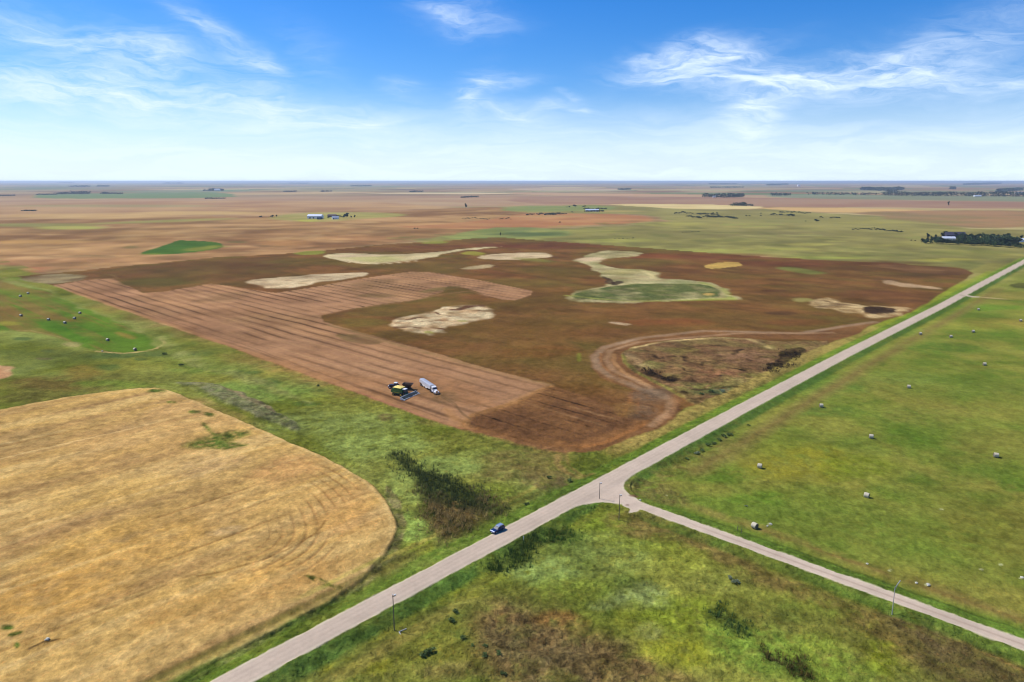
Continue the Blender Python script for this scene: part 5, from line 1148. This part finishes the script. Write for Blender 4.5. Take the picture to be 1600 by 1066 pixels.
def house(name, label, cat, px, py, L0, W0, H0, roofh, wallm, roofm, rz, doors=1, wins=4, chim=False):
    r = empty(name, onland(px, py), rz); tag(r, label, cat)
    MB().box((0, 0, H0 / 2), (L0, W0, H0), wallm).add([(-L0 / 2, -W0 / 2, H0), (-L0 / 2, W0 / 2, H0), (-L0 / 2, 0, H0 + roofh)], [(0, 1, 2)], wallm).add([(L0 / 2, -W0 / 2, H0), (L0 / 2, W0 / 2, H0), (L0 / 2, 0, H0 + roofh)], [(0, 1, 2)], wallm).build('wall', r)
    e = .5; rf = MB()
    for s_ in (-1, 1):
        k_ = roofh / (W0 / 2); y1_ = s_ * (W0 / 2 + e); z1_ = H0 - e * k_
        vs = [(-L0 / 2 - e, 0, H0 + roofh + .05), (L0 / 2 + e, 0, H0 + roofh + .05), (L0 / 2 + e, y1_, z1_ + .05), (-L0 / 2 - e, y1_, z1_ + .05)]
        rf.add(vs + [(a, b, c + .18) for a, b, c in vs], [(0, 1, 2, 3), (4, 7, 6, 5), (0, 4, 5, 1), (1, 5, 6, 2), (2, 6, 7, 3), (3, 7, 4, 0)], roofm)
    ro = rf.build('roof', r)
    if chim: MB().box((L0 * .2, 0, H0 + roofh + .4), (.7, .7, 1.4), mat('brick', (.3, .14, .1), .9)).build('chimney', ro)
    for k in range(doors): MB().box((-L0 * .3 + k * L0 * .25, -W0 / 2 - .05, min(H0, 4) * .42), (min(4, L0 * .16), .1, min(H0, 4) * .84), DARKST).build('door', r)
    for k in range(wins): MB().box((-L0 * .1 + k * L0 * .13, -W0 / 2 - .05, H0 * .58), (1.2, .1, 1.2), GLASS).build('window', r)
    return r
MW = mat('white_siding', (.80, .80, .79), .6, var=.05); MG = mat('grey_metal_roof', (.36, .40, .46), .4, .3); MWR = mat('white_metal_roof', (.72, .75, .80), .35, .2); MD = mat('dark_shingles', (.05, .045, .07), .8); MBl = mat('dark_blue_cladding', (.045, .075, .13), .5)
house('farmhouse', 'white farmhouse with dark roof half hidden in the farmyard trees', 'house', 1481, 377.2, 20, 10, 5.5, 2.6, MW, MWR, -.1, wins=5, chim=True)
house('farm_shed', 'small white shed in front of the dark-roofed barn in the farmyard', 'shed', 1469, 375.5, 6, 5, 4, 1.5, MW, MWR, .3, wins=1)
house('barn', 'barn with dark purple roof behind the white farmhouse', 'barn', 1491, 371.5, 34, 13, 5, 5, MD, MD, -.05, wins=0)
house('farm_shed', 'white-roofed shed behind bright trees at the right edge', 'shed', 1590, 378.0, 16, 9, 4, 2, MW, MWR, -.25, wins=2)
# farm in the distance, left of centre
house('machine_shed', 'long white machine shed, largest building of the distant farm', 'shed', 493, 341.4, 40, 18, 7, 4, MW, MWR, -.12, wins=0, doors=2)
house('workshop', 'dark blue shed in front of the long white machine shed', 'shed', 499.5, 342.8, 13, 11, 5.5, 2, MBl, MBl, .2, wins=1)
house('farmhouse', 'grey-roofed house right of the machine shed at the distant farm', 'house', 524, 342.6, 17, 13, 4.5, 3.5, MW, MG, .35, wins=3, chim=True)
house('barn', 'dark brown barn behind the grey-roofed house', 'barn', 519, 339.2, 24, 10, 4.5, 3, mat('brown_boards', (.12, .07, .06), .8), mat('brown_roof', (.10, .06, .06), .8), 0, wins=0)
TF = 'trees round the distant farm'
tree_at('wide', 541, 340.8, (1.25, 1.25, 1.6), 'tallest dark tree right of the distant farmhouse', TF); tree_at('round', 537, 341, .85, 'lower tree against the left side of the tallest farm tree', TF)
tree_at('dark', 548.5, 341, .7, 'small tree just right of the tallest farm tree', TF); tree_at('dark', 554.5, 340.6, .85, 'round tree at the right end of the distant farm', TF); tree_at('bush', 513, 341.3, 1.5, 'bush between the long shed and the grey-roofed house', TF, 'shrub')
belt_row(526, 339.8, 534, 339.8, 5, .55, ['dark'], 'low dark tree in the row behind the grey-roofed house', 'low trees behind the grey-roofed house', (.3, .1))
tree_at('wide', 425, 340, .8, 'dark round tree left of the distant farm', TF); tree_at('dark', 432.5, 339.4, .7, 'smaller dark tree beside the round one left of the distant farm', TF); tree_at('bush', 407.5, 340, 2.2, 'leftmost dark bush on the green strip of the distant farm', TF, 'shrub')
tree_at('bush', 503, 342.8, 1.9, 'dark bush at the right corner of the blue shed', TF, 'shrub')
tree_at('round', 728, 325.2, (1.1, 1.1, 1.75), 'lone tall tree standing in the brown plain', 'lone trees in the plain')
tree_at('bush', 648, 358, 1.35, 'dark bush, left of two alone on the stubble', 'pair of bushes on the stubble', 'shrub'); tree_at('bush', 652.5, 358, 1.2, 'dark bush, right of two alone on the stubble', 'pair of bushes on the stubble', 'shrub')
tree_at('wide', 1276, 346.8, (1.0, 1.0, .8), 'broad dark tree alone on the pasture', 'lone trees in the plain'); tree_at('bush', 1259, 346.2, .9, 'small dark bush left of the broad pasture tree', 'lone bushes', 'shrub')
tree_at('spruce', 1481.5, 322, (1.8, 1.8, 1.6), 'narrow dark tree in the green band before the far village belt', 'lone trees in the plain')
tree_at('spruce', 782, 368.8, .55, 'thin dark tree in the marsh behind the brown field', 'lone trees in the plain')

# thickets of the pasture: bush after bush
def thicket(pts, n, sc, label, group, jit=.45, kinds=('bush',), zs=1.0):
    pts = np.array(pts, float); seg = np.linalg.norm(np.diff(pts, axis=0), axis=1); cum = np.concatenate([[0], np.cumsum(seg)])
    for k in range(n):
        t = (k + rs.rand()) / n * cum[-1]; px = np.interp(t, cum, pts[:, 0]); py = np.interp(t, cum, pts[:, 1]) + rs.normal() * jit
        s_ = sc * (.6 + .8 * rs.rand()); tree_at(kinds[rs.randint(len(kinds))], px, py, (s_ * 1.3, s_, s_ * zs), label, group, 'shrub')
thicket([(1052, 334), (1068, 333), (1084, 334.2)], 12, 1.6, 'dark bush in the upper left string of the pasture thicket', 'bushes of the upper left string')
thicket([(1071, 338), (1078, 339), (1096, 341.5)], 12, 1.7, 'dark bush in the lower left string of the pasture thicket', 'bushes of the lower left string')
thicket([(1088, 334.8), (1106, 335.5), (1124, 337.5)], 12, 1.7, 'dark bush in the upper middle string of the pasture thicket', 'bushes of the upper middle string')
thicket([(1099, 339.5), (1118, 340), (1135, 339.5), (1150, 342.5)], 22, 1.9, 'dark bush in the thick lower right string of the pasture thicket', 'bushes of the lower right string')
for px, py, lb in [(1114, 333.6, 'dark bush, left of two above the pasture thicket'), (1120, 333.4, 'dark bush, right of two above the pasture thicket'), (1152, 342, 'round bush ending the pasture thicket'), (1166, 338, 'bush, left of two right of the pasture thicket'), (1171, 338.2, 'bush, right of two right of the pasture thicket'),
                   (1189, 334.2, 'upper bush of two stacked at the pasture rise'), (1189, 337.8, 'lower bush of two stacked at the pasture rise')]:
    tree_at('bush', px, py, 1.5, lb, 'lone bushes', 'shrub')
thicket([(1219, 333), (1240, 332.6), (1266, 334)], 18, 1.6, 'dark bush in the long upper row right of centre', 'bushes of the long upper row')
thicket([(1204, 336), (1222, 336.4), (1238, 338)], 12, 1.5, 'dark bush in the row just below the long upper row', 'bushes of the row below')
thicket([(1234, 336.5), (1240, 338.5)], 5, 2.2, 'bush in the clump where two bush rows meet', 'bushes of the meeting clump')
thicket([(1280, 339.6), (1286, 340)], 3, 1.2, 'bush of the small group between pasture rows', 'small group of bushes')
thicket([(1296, 340.6), (1304, 340.4), (1312, 341)], 7, 1.4, 'bush in the short row at the right of the pasture', 'bushes of the short right row')
thicket([(1332, 359), (1350, 358.4), (1370, 358.2), (1380, 360), (1400, 362.6), (1412, 363)], 34, 1.05, 'dark bush of the long thicket left of the farmyard', 'bushes of the long thicket', .7)
tree_at('dark', 1366, 357.6, .35, 'small tree rising above the long thicket', 'lone trees in the plain')
thicket([(1065, 363.4), (1080, 363), (1094, 361.8)], 10, .75, 'low dark bush of the short hedge in the open pasture', 'bushes of the short hedge', .15, zs=.6)
thicket([(957, 373), (970, 373.2), (992, 372.3)], 11, .7, 'low dark bush of the hedge just beyond the brown field', 'bushes of the hedge beyond the field', .2, zs=.6)
thicket([(720, 342.5), (740, 341.2), (766, 342.5)], 18, 1.2, 'low bush in the longer grey-green hedge on the stubble', 'bushes of the longer stubble hedge', .5, zs=.7)
thicket([(779, 342.5), (792, 341.5), (799, 343)], 8, 1.2, 'low bush in the shorter hedge on the stubble', 'bushes of the shorter stubble hedge', .5, zs=.7)
thicket([(822, 336.6), (846, 335.4), (866, 335), (886, 334.6)], 26, 1.9, 'bush of the dense oval thicket left of the white farm', 'bushes of the oval thicket', .4)
thicket([(912, 331.4), (920, 331), (943, 331)], 10, 2.0, 'dark bush in front of the white farm buildings', 'bushes before the white farm', .2); thicket([(912, 327.6), (930, 327.4), (947, 326.8)], 12, 2.2, 'dark bush behind the white farm buildings', 'bushes behind the white farm', .2)
house('farm_shed', 'low white building between two hedges right of centre', 'shed', 925, 330.6, 44, 14, 5, 3, MW, MWR, .05, wins=0, doors=2)
tree_at('wide', 898, 323.4, (1.5, 1.5, 1), 'dark tree clump above the oval thicket', 'lone trees in the plain'); thicket([(882, 324), (892, 324)], 4, 1.4, 'low bush left of the dark tree clump', 'bushes left of the clump', .1); thicket([(909, 324), (916, 322.8)], 4, 1.5, 'low bush right of the dark tree clump', 'bushes right of the clump', .1)
tree_at('bush', 894, 332.2, 1.6, 'dark bush between the oval thicket and the white farm', 'lone bushes', 'shrub'); tree_at('bush', 875, 348.3, 1.4, 'small brown bush on the orange stubble', 'lone bushes', 'shrub')
# far groves read as one mass each
def grove(pts, hpx, depth, label, m=LEAF[0], dens=1.0, gaps=.1):
    """far wood: pts = line of surveyed foot positions, height given as seen, depth in metres"""
    V, F = [], []; pts = np.array(pts, float)
    xs_, ys_ = G(pts[:, 0], pts[:, 1]); L0 = np.concatenate([[0], np.cumsum(np.hypot(np.diff(xs_), np.diff(ys_)))]); dist = float(np.hypot(xs_, ys_).mean()); H0 = hpx * dist / FPX
    wx_ = np.interp(np.linspace(0, L0[-1], 400), L0, xs_); n = int(min(5200, max(160, L0[-1] * H0 / (dist / FPX) ** 2 * 2.6 * dens)))
    s_ = dist / FPX * .95; hv_ = np.interp(np.arange(400), np.arange(0, 400, 7)[:58], .55 + .45 * rs.rand(58)); seed = rs.randint(1000)
    for k in range(n):
        t = rs.rand(); ii_ = min(int(t * 400), 399); 
        if hv_[ii_] < .55 + gaps * .4: continue
        cx0 = np.interp(t * L0[-1], L0, xs_); cy0 = np.interp(t * L0[-1], L0, ys_) + (rs.rand() - .5) * depth
        zz = H0 * hv_[ii_] * rs.rand() ** .7; u_ = rs.normal(size=3); u_ /= np.linalg.norm(u_); v_ = np.cross(u_, rs.normal(size=3)); v_ /= np.linalg.norm(v_) + 1e-9
        q = s_ * (.5 + .8 * rs.rand()); b = len(V); p = np.array([cx0, cy0, zz]); V += [p - u_ * q, p + v_ * q * .8, p + u_ * q, p - v_ * q * .7]; F.append((b, b + 1, b + 2, b + 3))
    o = raw('far_grove', V, F, m); o['kind'] = 'stuff'; o['label'] = label; o['category'] = 'grove'; return o
grove([(1098, 308.2), (1130, 308.8), (1161, 308)], 6.5, 60, 'blue-green far grove right of centre with a rounded top'); grove([(1204, 305.8), (1234, 305.6)], 4, 40, 'short dark far grove right of the rounded one')
grove([(1140, 321.6), (1176, 321.8)], 3.2, 60, 'low dark grove on the edge of the pale field'); grove([(1146, 321.2), (1166, 321.4)], 5, 40, 'taller middle of the low grove by the pale field')
grove([(1262, 304.2), (1300, 304.4), (1340, 305), (1380, 305.2)], 3.6, 60, 'left thin part of the long far village tree belt', gaps=.5)
grove([(1380, 305.6), (1430, 306.2), (1500, 306.6), (1560, 307), (1640, 307.6)], 6.4, 80, 'thick right part of the long far village tree belt', gaps=.15)
grove([(1347, 297.2), (1372, 298.2), (1410, 297.2)], 5, 100, 'upper grove above the far village belt'); grove([(1384, 301), (1400, 301)], 5, 60, 'grove joining the upper and lower far belts'); grove([(1484, 296), (1492, 296)], 4, 60, 'small round far grove above the village belt')
grove([(1560, 300.2), (1595, 297)], 3.6, 100, 'slanting far grove at the right edge'); grove([(1510, 289), (1560, 287.6)], 1.8, 300, 'thin blue belt on the skyline at right', dens=1.4)
grove([(1200, 289.6), (1230, 288.8)], 1.6, 300, 'thin blue belt on the skyline right of centre', dens=1.4); grove([(1108, 288.2), (1152, 288)], 1.4, 300, 'short skyline belt right of centre', dens=1.4)
grove([(1110, 293.6), (1160, 293.4)], 1.8, 200, 'faint far belt above the rounded grove', gaps=.4); grove([(966, 297), (985, 296.6)], 2.4, 100, 'small blue far grove at centre')
grove([(640, 300.4), (662, 300)], 2.2, 100, 'small grove in the pale far strip'); grove([(727, 308.8), (748, 308.4)], 2.6, 80, 'low dark grove above the lone tree'); grove([(720, 308.9), (726, 308.9)], 1.4, 60, 'tiny low grove left of the one above the lone tree')
grove([(548, 291.4), (580, 291)], 1.6, 200, 'faint far belt on the left of centre'); grove([(450, 287), (482, 287)], 1.3, 300, 'thin skyline belt left of centre'); grove([(445, 300), (462, 299.6)], 1.6, 100, 'low far grove above the distant farm at left'); grove([(502, 299.8), (518, 299.4)], 1.6, 100, 'low far grove above the distant farm')
grove([(256, 287.2), (286, 287.2)], 1.6, 300, 'blue skyline belt at left'); grove([(88, 304), (110, 303.4), (138, 303.2)], 3.0, 80, 'dark far grove, longest at left'); grove([(112, 303.4), (139, 303.4)], 4.2, 60, 'thick end of the longest far grove at left'); grove([(60, 304.4), (88, 304.4)], 1.4, 60, 'thin tail of the longest far grove at left')
grove([(160, 303.2), (168, 303)], 2.4, 60, 'far grove right of the longest one at left'); grove([(168, 303.2), (190, 303.4)], 2.2, 60, 'low far grove next to it at left', gaps=.3)
grove([(112, 292.4), (139, 292.4)], 2.2, 200, 'blue far grove near the skyline at left'); grove([(156, 291.8), (168, 291.6)], 2.0, 200, 'small blue far grove near the skyline at left'); grove([(92, 286.4), (114, 286.4)], 1.2, 300, 'faint skyline belt at far left')
grove([(328, 298.6), (334, 297.6), (348, 298.2)], 3.2, 80, 'small far grove by a white far building'); grove([(318, 298.2), (330, 298.2)], 1.4, 80, 'low tail of the grove by the far building'); grove([(322, 310.8), (350, 310.6)], 1.6, 80, 'low green grove at the end of the green strip at left')
grove([(36, 329.6), (56, 329.8)], 1.2, 30, 'thin dark hedge at far left'); grove([(0, 306), (20, 306)], 1.0, 60, 'faint hedge at the left edge'); grove([(850, 336.2), (870, 335.8)], 2.4, 30, 'denser top of the oval thicket')
house('grain_bin_shed', 'tiny white building beside a far grove at left', 'shed', 340, 298.2, 60, 30, 14, 6, MW, MWR, 0, wins=0, doors=0)
house('far_house', 'tiny white building in front of the rounded far grove', 'house', 1116, 308.6, 18, 12, 7, 3, MW, MWR, 0, wins=0, doors=0); house('far_house', 'tiny white building in the far village belt', 'house', 1527, 307.2, 46, 16, 6, 3, MW, MWR, 0, wins=0, doors=0)
house('far_shed', 'long pale shed at the right end of the far village belt', 'shed', 1594, 302.4, 90, 30, 9, 4, MW, MWR, .2, wins=0, doors=0); house('far_house', 'tiny white building near the skyline right of centre', 'house', 1248, 291.4, 50, 40, 24, 6, MW, MWR, 0, wins=0, doors=0)

# shrubs in the near grass
GR = 'shrubs scattered in the near grass'
for kind, px, py, sc, lb in [('bush_green', 663, 1024, 1.0, 'dark green shrub nearest the camera at the bottom, its left half'), ('bush_green', 674, 1018, .8, 'dark green shrub joined to the right of the bottom one'), ('bush_green', 712, 958, .75, 'green shrub, upper one of the pair right of the near pole'), ('bush_green', 706, 971, .8, 'green shrub, lower one of the pair right of the near pole'),
                             ('bush_green', 723, 998, .6, 'small green shrub between the upper and bottom shrubs'), ('bush_green', 779, 1022, .7, 'green shrub with a dark foot on the yellow patch'), ('bush_green', 757, 1026, .7, 'yellowish green shrub left of the one on the yellow patch'), ('bush_green', 738, 1010, .45, 'tiny shrub above the yellow patch'), ('bush_green', 758, 1010, .5, 'low shrub at the top of the yellow patch'),
                             ('bush_grey', 1140, 905, .6, 'grey-green shrub, upper of the two pale ones in the triangle'), ('bush_grey', 1150, 911, .85, 'grey-green shrub, lower and larger of the two pale ones in the triangle'), ('bush_green', 1125, 941, .45, 'small dark brown shrub above the right reed bed'), ('bush_green', 786, 1052, .6, 'green shrub at the lower edge right of the brown patch'),
                             ('bush_green', 1107, 694.5, 1.0, 'dark shrub, lower of two in the middle of the roadside row'), ('bush_green', 1116, 691.8, .9, 'dark shrub, upper of two in the middle of the roadside row'), ('bush_green', 1097, 703.5, 1.0, 'olive shrub below the middle pair of the roadside row'), ('bush_grey', 1089, 707, .9, 'grey shrub near the lower end of the roadside row'),
                             ('bush_green', 1124, 686.5, .9, 'reddish dark shrub above the middle pair of the roadside row'), ('bush_green', 1131, 681.5, 1.1, 'dark green shrub, left of the two topmost in the roadside row'), ('bush_green', 1140, 678.8, 1.1, 'dark green shrub, topmost right in the roadside row'), ('bush_green', 1073, 716, .7, 'lowest small shrub of the roadside row'),
                             ('bush_green', 1170, 664, .7, 'little dark shrub by the road beyond the roadside row'), ('bush_green', 1111, 614, 1.2, 'dark round bush in the green foot of the big slough'), ('bush_grey', 1128, 614, 1.2, 'pale bush right of the dark one at the foot of the slough'), ('bush_green', 1096, 618, 1.0, 'bush left of the dark round one at the foot of the slough'),
                             ('bush_green', 858, 748, .8, 'dark shrub on the brown patch left of the junction'), ('bush_green', 890, 750, .9, 'dark shrub near the road left of the junction'), ('bush_green', 823, 787, .8, 'dark green shrub beside the ditch above the car'), ('bush_grey', 1166, 792, .4, 'low grey plant above the large bale'),
                             ('bush_green', 257, 553.5, 1.2, 'dark shrub right of the left meadow corner'), ('bush_green', 283, 571, 1.2, 'dark shrub in the long green hollow at left'), ('bush_green', 497, 603, .8, 'small dark shrub on the belt left of the combine')]:
    tree_at(kind, px, py, sc, lb, GR, 'shrub')
print('objects', _t.time() - _T0)
# ------------------------------------------------------------------ reeds and tussocks (nobody could count them)
def tufts(name, label, X_, Y_, Z_, C_, hmin, hmax, wid, blades, lean, seed, cvar=.3):
    r_ = np.random.RandomState(seed); n = len(X_); nb = n * blades
    bx = np.repeat(X_, blades) + r_.normal(size=nb) * wid * 1.2; by = np.repeat(Y_, blades) + r_.normal(size=nb) * wid * 1.2; bz = np.repeat(Z_, blades) - .08
    a = r_.rand(nb) * 6.283; h = hmin + (hmax - hmin) * r_.rand(nb); w_ = wid * (.5 + .8 * r_.rand(nb))
    lx = r_.normal(size=nb) * lean * h + .12 * h; ly = r_.normal(size=nb) * lean * h
    dx, dy = np.cos(a) * w_ / 2, np.sin(a) * w_ / 2
    V = np.stack([np.stack([bx - dx, by - dy, bz], 1), np.stack([bx + dx, by + dy, bz], 1), np.stack([bx + lx, by + ly, bz + h], 1)], 1).reshape(-1, 3).astype(np.float32)
    me = bpy.data.meshes.new(name); me.vertices.add(len(V)); me.loops.add(len(V)); me.polygons.add(nb)
    me.vertices.foreach_set('co', V.ravel()); me.loops.foreach_set('vertex_index', np.arange(len(V), dtype=np.int32))
    me.polygons.foreach_set('loop_start', np.arange(0, len(V), 3, dtype=np.int32)); me.polygons.foreach_set('loop_total', np.full(nb, 3, np.int32))
    cc = np.repeat(C_, blades, 0) * (1 - cvar / 2 + cvar * 1.2 * r_.rand(nb, 1)); cc = np.repeat(np.concatenate([cc, np.ones((nb, 1))], 1), 3, 0).astype(np.float32)
    at = me.attributes.new('cover', 'FLOAT_COLOR', 'POINT'); at.data.foreach_set('color', np.clip(cc, 0, .8).ravel())
    me.update(calc_edges=True); me.materials.append(TUFT)
    o = bpy.data.objects.new(name, me); COL.objects.link(o); o['kind'] = 'stuff'; o['label'] = label; o['category'] = 'reeds' if 'reed' in name else 'grass'
    return o
def tuft_material():
    m = bpy.data.materials.new('blades'); m.use_nodes = True; t = NT(m.node_tree)
    a = t.n('ShaderNodeAttribute', attribute_name='cover'); bs = t.n('ShaderNodeBsdfPrincipled'); t.put(bs.inputs['Base Color'], a.outputs['Color'])
    bs.inputs['Roughness'].default_value = .8; bs.inputs['Specular IOR Level'].default_value = .15
    tl = t.n('ShaderNodeBsdfTranslucent'); t.put(tl.inputs['Color'], a.outputs['Color']); mx = t.n('ShaderNodeMixShader'); mx.inputs[0].default_value = .25
    t.t.links.new(bs.outputs[0], mx.inputs[1]); t.t.links.new(tl.outputs[0], mx.inputs[2]); o = t.n('ShaderNodeOutputMaterial'); t.t.links.new(mx.outputs[0], o.inputs[0]); return m
TUFT = tuft_material()
def lookup(X_, Y_):
    r = np.hypot(X_, Y_); t = np.arctan2(X_, Y_)
    ir = np.clip(np.searchsorted(R, r), 0, NR - 1); it = np.clip(np.searchsorted(TH, t), 0, NTH - 1); return ir * NTH + it
def scatter_poly(poly, dens, seed, warp=2.0, edge=1.1):
    r_ = np.random.RandomState(seed); lo, hi = poly.min(0) - 4, poly.max(0) + 4; n = int((hi - lo).prod() * dens)
    X_, Y_ = lo[0] + (hi[0] - lo[0]) * r_.rand(n), lo[1] + (hi[1] - lo[1]) * r_.rand(n)
    k = lookup(X_, Y_); xx = (X_ + warp * W2[0][k] + .8 * W1[0][k]).astype(np.float32); yy = (Y_ + warp * W2[1][k] + .8 * W1[1][k]).astype(np.float32)
    i = (sdf(poly, xx, yy) < -.3 + r_.normal(size=n) * edge) & (dr[k] > 1.6); return X_[i], Y_[i], k[i]
RL = {'left': ('dark cattail reeds filling the hollow between wheat and road', (84, 96, 54), 1.0, 1.8, 1.5), 'mid': ('dark reeds in the hollow below the road across from the car', (72, 94, 42), 1.0, 1.8, 2.2), 'arc': ('low arc of dark reeds near the junction', (88, 118, 50), .6, 1.1, 2.6),
      'right': ('dark reed clump in the triangle of rough grass', (84, 110, 56), .7, 1.3, 2.8), 'low': ('brownish reed clump at the lower edge of the triangle', (112, 98, 52), .6, 1.2, 2.6)}
for q_, (k, (lb, c, h0, h1, dn)) in enumerate(RL.items()):
    p_ = P(REEDS[k], 1); X_, Y_, ix = scatter_poly(p_, dn, 200 + q_, edge=3.0 if k == 'left' else 1.6); kk_ = fbm(X_.astype(np.float32), Y_.astype(np.float32), 6, 320 + q_, 3) > -.4; X_, Y_, ix = X_[kk_], Y_[kk_], ix[kk_]
    C_ = np.repeat(alb(c)[None], len(X_), 0)
    if k == 'left':     # the foot of the bed nearer the road has turned brown
        f_ = np.clip(.5 + (792 - np.interp(Y_, *zip(*sorted([(float(G(700, py_)[1]), py_) for py_ in (700, 740, 780, 800, 830, 850)])))) / -40 + 1.6 * fbm(X_.astype(np.float32), Y_.astype(np.float32), 9, 300, 2), 0, 1)[:, None]
        C_ = C_ * (1 - f_) + alb(172, 148, 94) * f_
    tufts('reed_bed', lb, X_, Y_, z[ix], C_, h0, h1, .16, 5, .16, 210 + q_, .6)
# charred reeds in the sloughs
DK = [([(1003, 576), (1020, 578), (1040, 588), (1054, 594), (1050, 599), (1030, 596), (1010, 586)], 'black withered reeds in the left part of the big slough'), ([(1192, 576), (1200, 568), (1215, 562), (1220, 553), (1240, 547), (1260, 545), (1262, 551), (1240, 568), (1222, 578), (1204, 584)], 'black withered reeds at the right end of the big slough')]
for q_, (pp, lb) in enumerate(DK):
    X_, Y_, ix = scatter_poly(P(pp, 1), .9, 230 + q_, 4); nn_ = fbm(X_.astype(np.float32), Y_.astype(np.float32), 7, 301 + q_, 3) > -.12
    X_, Y_, ix = X_[nn_], Y_[nn_], ix[nn_]; tufts('dry_reed_bed', lb, X_, Y_, z[ix], np.repeat(alb(66, 54, 38)[None], len(X_), 0), 0.5, 1.2, .4, 4, .35, 240 + q_, .6)
# tussocks of the near grass, in the tones of the sward they grow from
r_ = np.random.RandomState(77); n = 110000
rr_ = 108 + (330 - 108) * r_.rand(n) ** .75; tt_ = np.radians(-46 + 92 * r_.rand(n)); X_, Y_ = rr_ * np.sin(tt_), rr_ * np.cos(tt_); ix = lookup(X_, Y_)
s_, n_ = S[ix], N[ix]
ok = (cls[ix] == 0) & (dr[ix] > 1.0) & ~((n_ < -9) & (s_ > SIDE_S + 12)); nz = fbm(X_.astype(np.float32), Y_.astype(np.float32), 11, 310, 3); ok &= nz > -.35
X_, Y_, ix = X_[ok], Y_[ok], ix[ok]
verge = (dr[ix] < 8); hs = np.where(verge, .35, 1.0)
tufts('rough_grass', 'rough grass tussocks covering the belts and the triangle beside the roads', X_, Y_, z[ix], col[ix] * 1.3, .12, .42, .2, 3, .5, 250, .25)
print('tufts', _t.time() - _T0)
# ------------------------------------------------------------------ haze
def haze():
    bm = bmesh.new(); bmesh.ops.create_cube(bm, size=1)
    me = bpy.data.meshes.new('haze'); bm.to_mesh(me); bm.free()
    o = bpy.data.objects.new('haze', me); COL.objects.link(o)
    o.scale = (184000, 184000, CAM_H + 6 + 3); o.location = (0, 0, (CAM_H + 6 - 3) / 2)
    m = bpy.data.materials.new('haze_air'); m.use_nodes = True; t = NT(m.node_tree)
    v = t.n('ShaderNodeVolumePrincipled'); v.inputs['Color'].default_value = (.74, .86, 1, 1); v.inputs['Density'].default_value = 4.5e-5
    v.inputs['Anisotropy'].default_value = 0.2
    oo = t.n('ShaderNodeOutputMaterial'); t.t.links.new(v.outputs[0], oo.inputs['Volume'])
    me.materials.append(m); o['kind'] = 'stuff'; o['label'] = 'thin pale blue haze over the far fields'; o['category'] = 'haze'
haze()
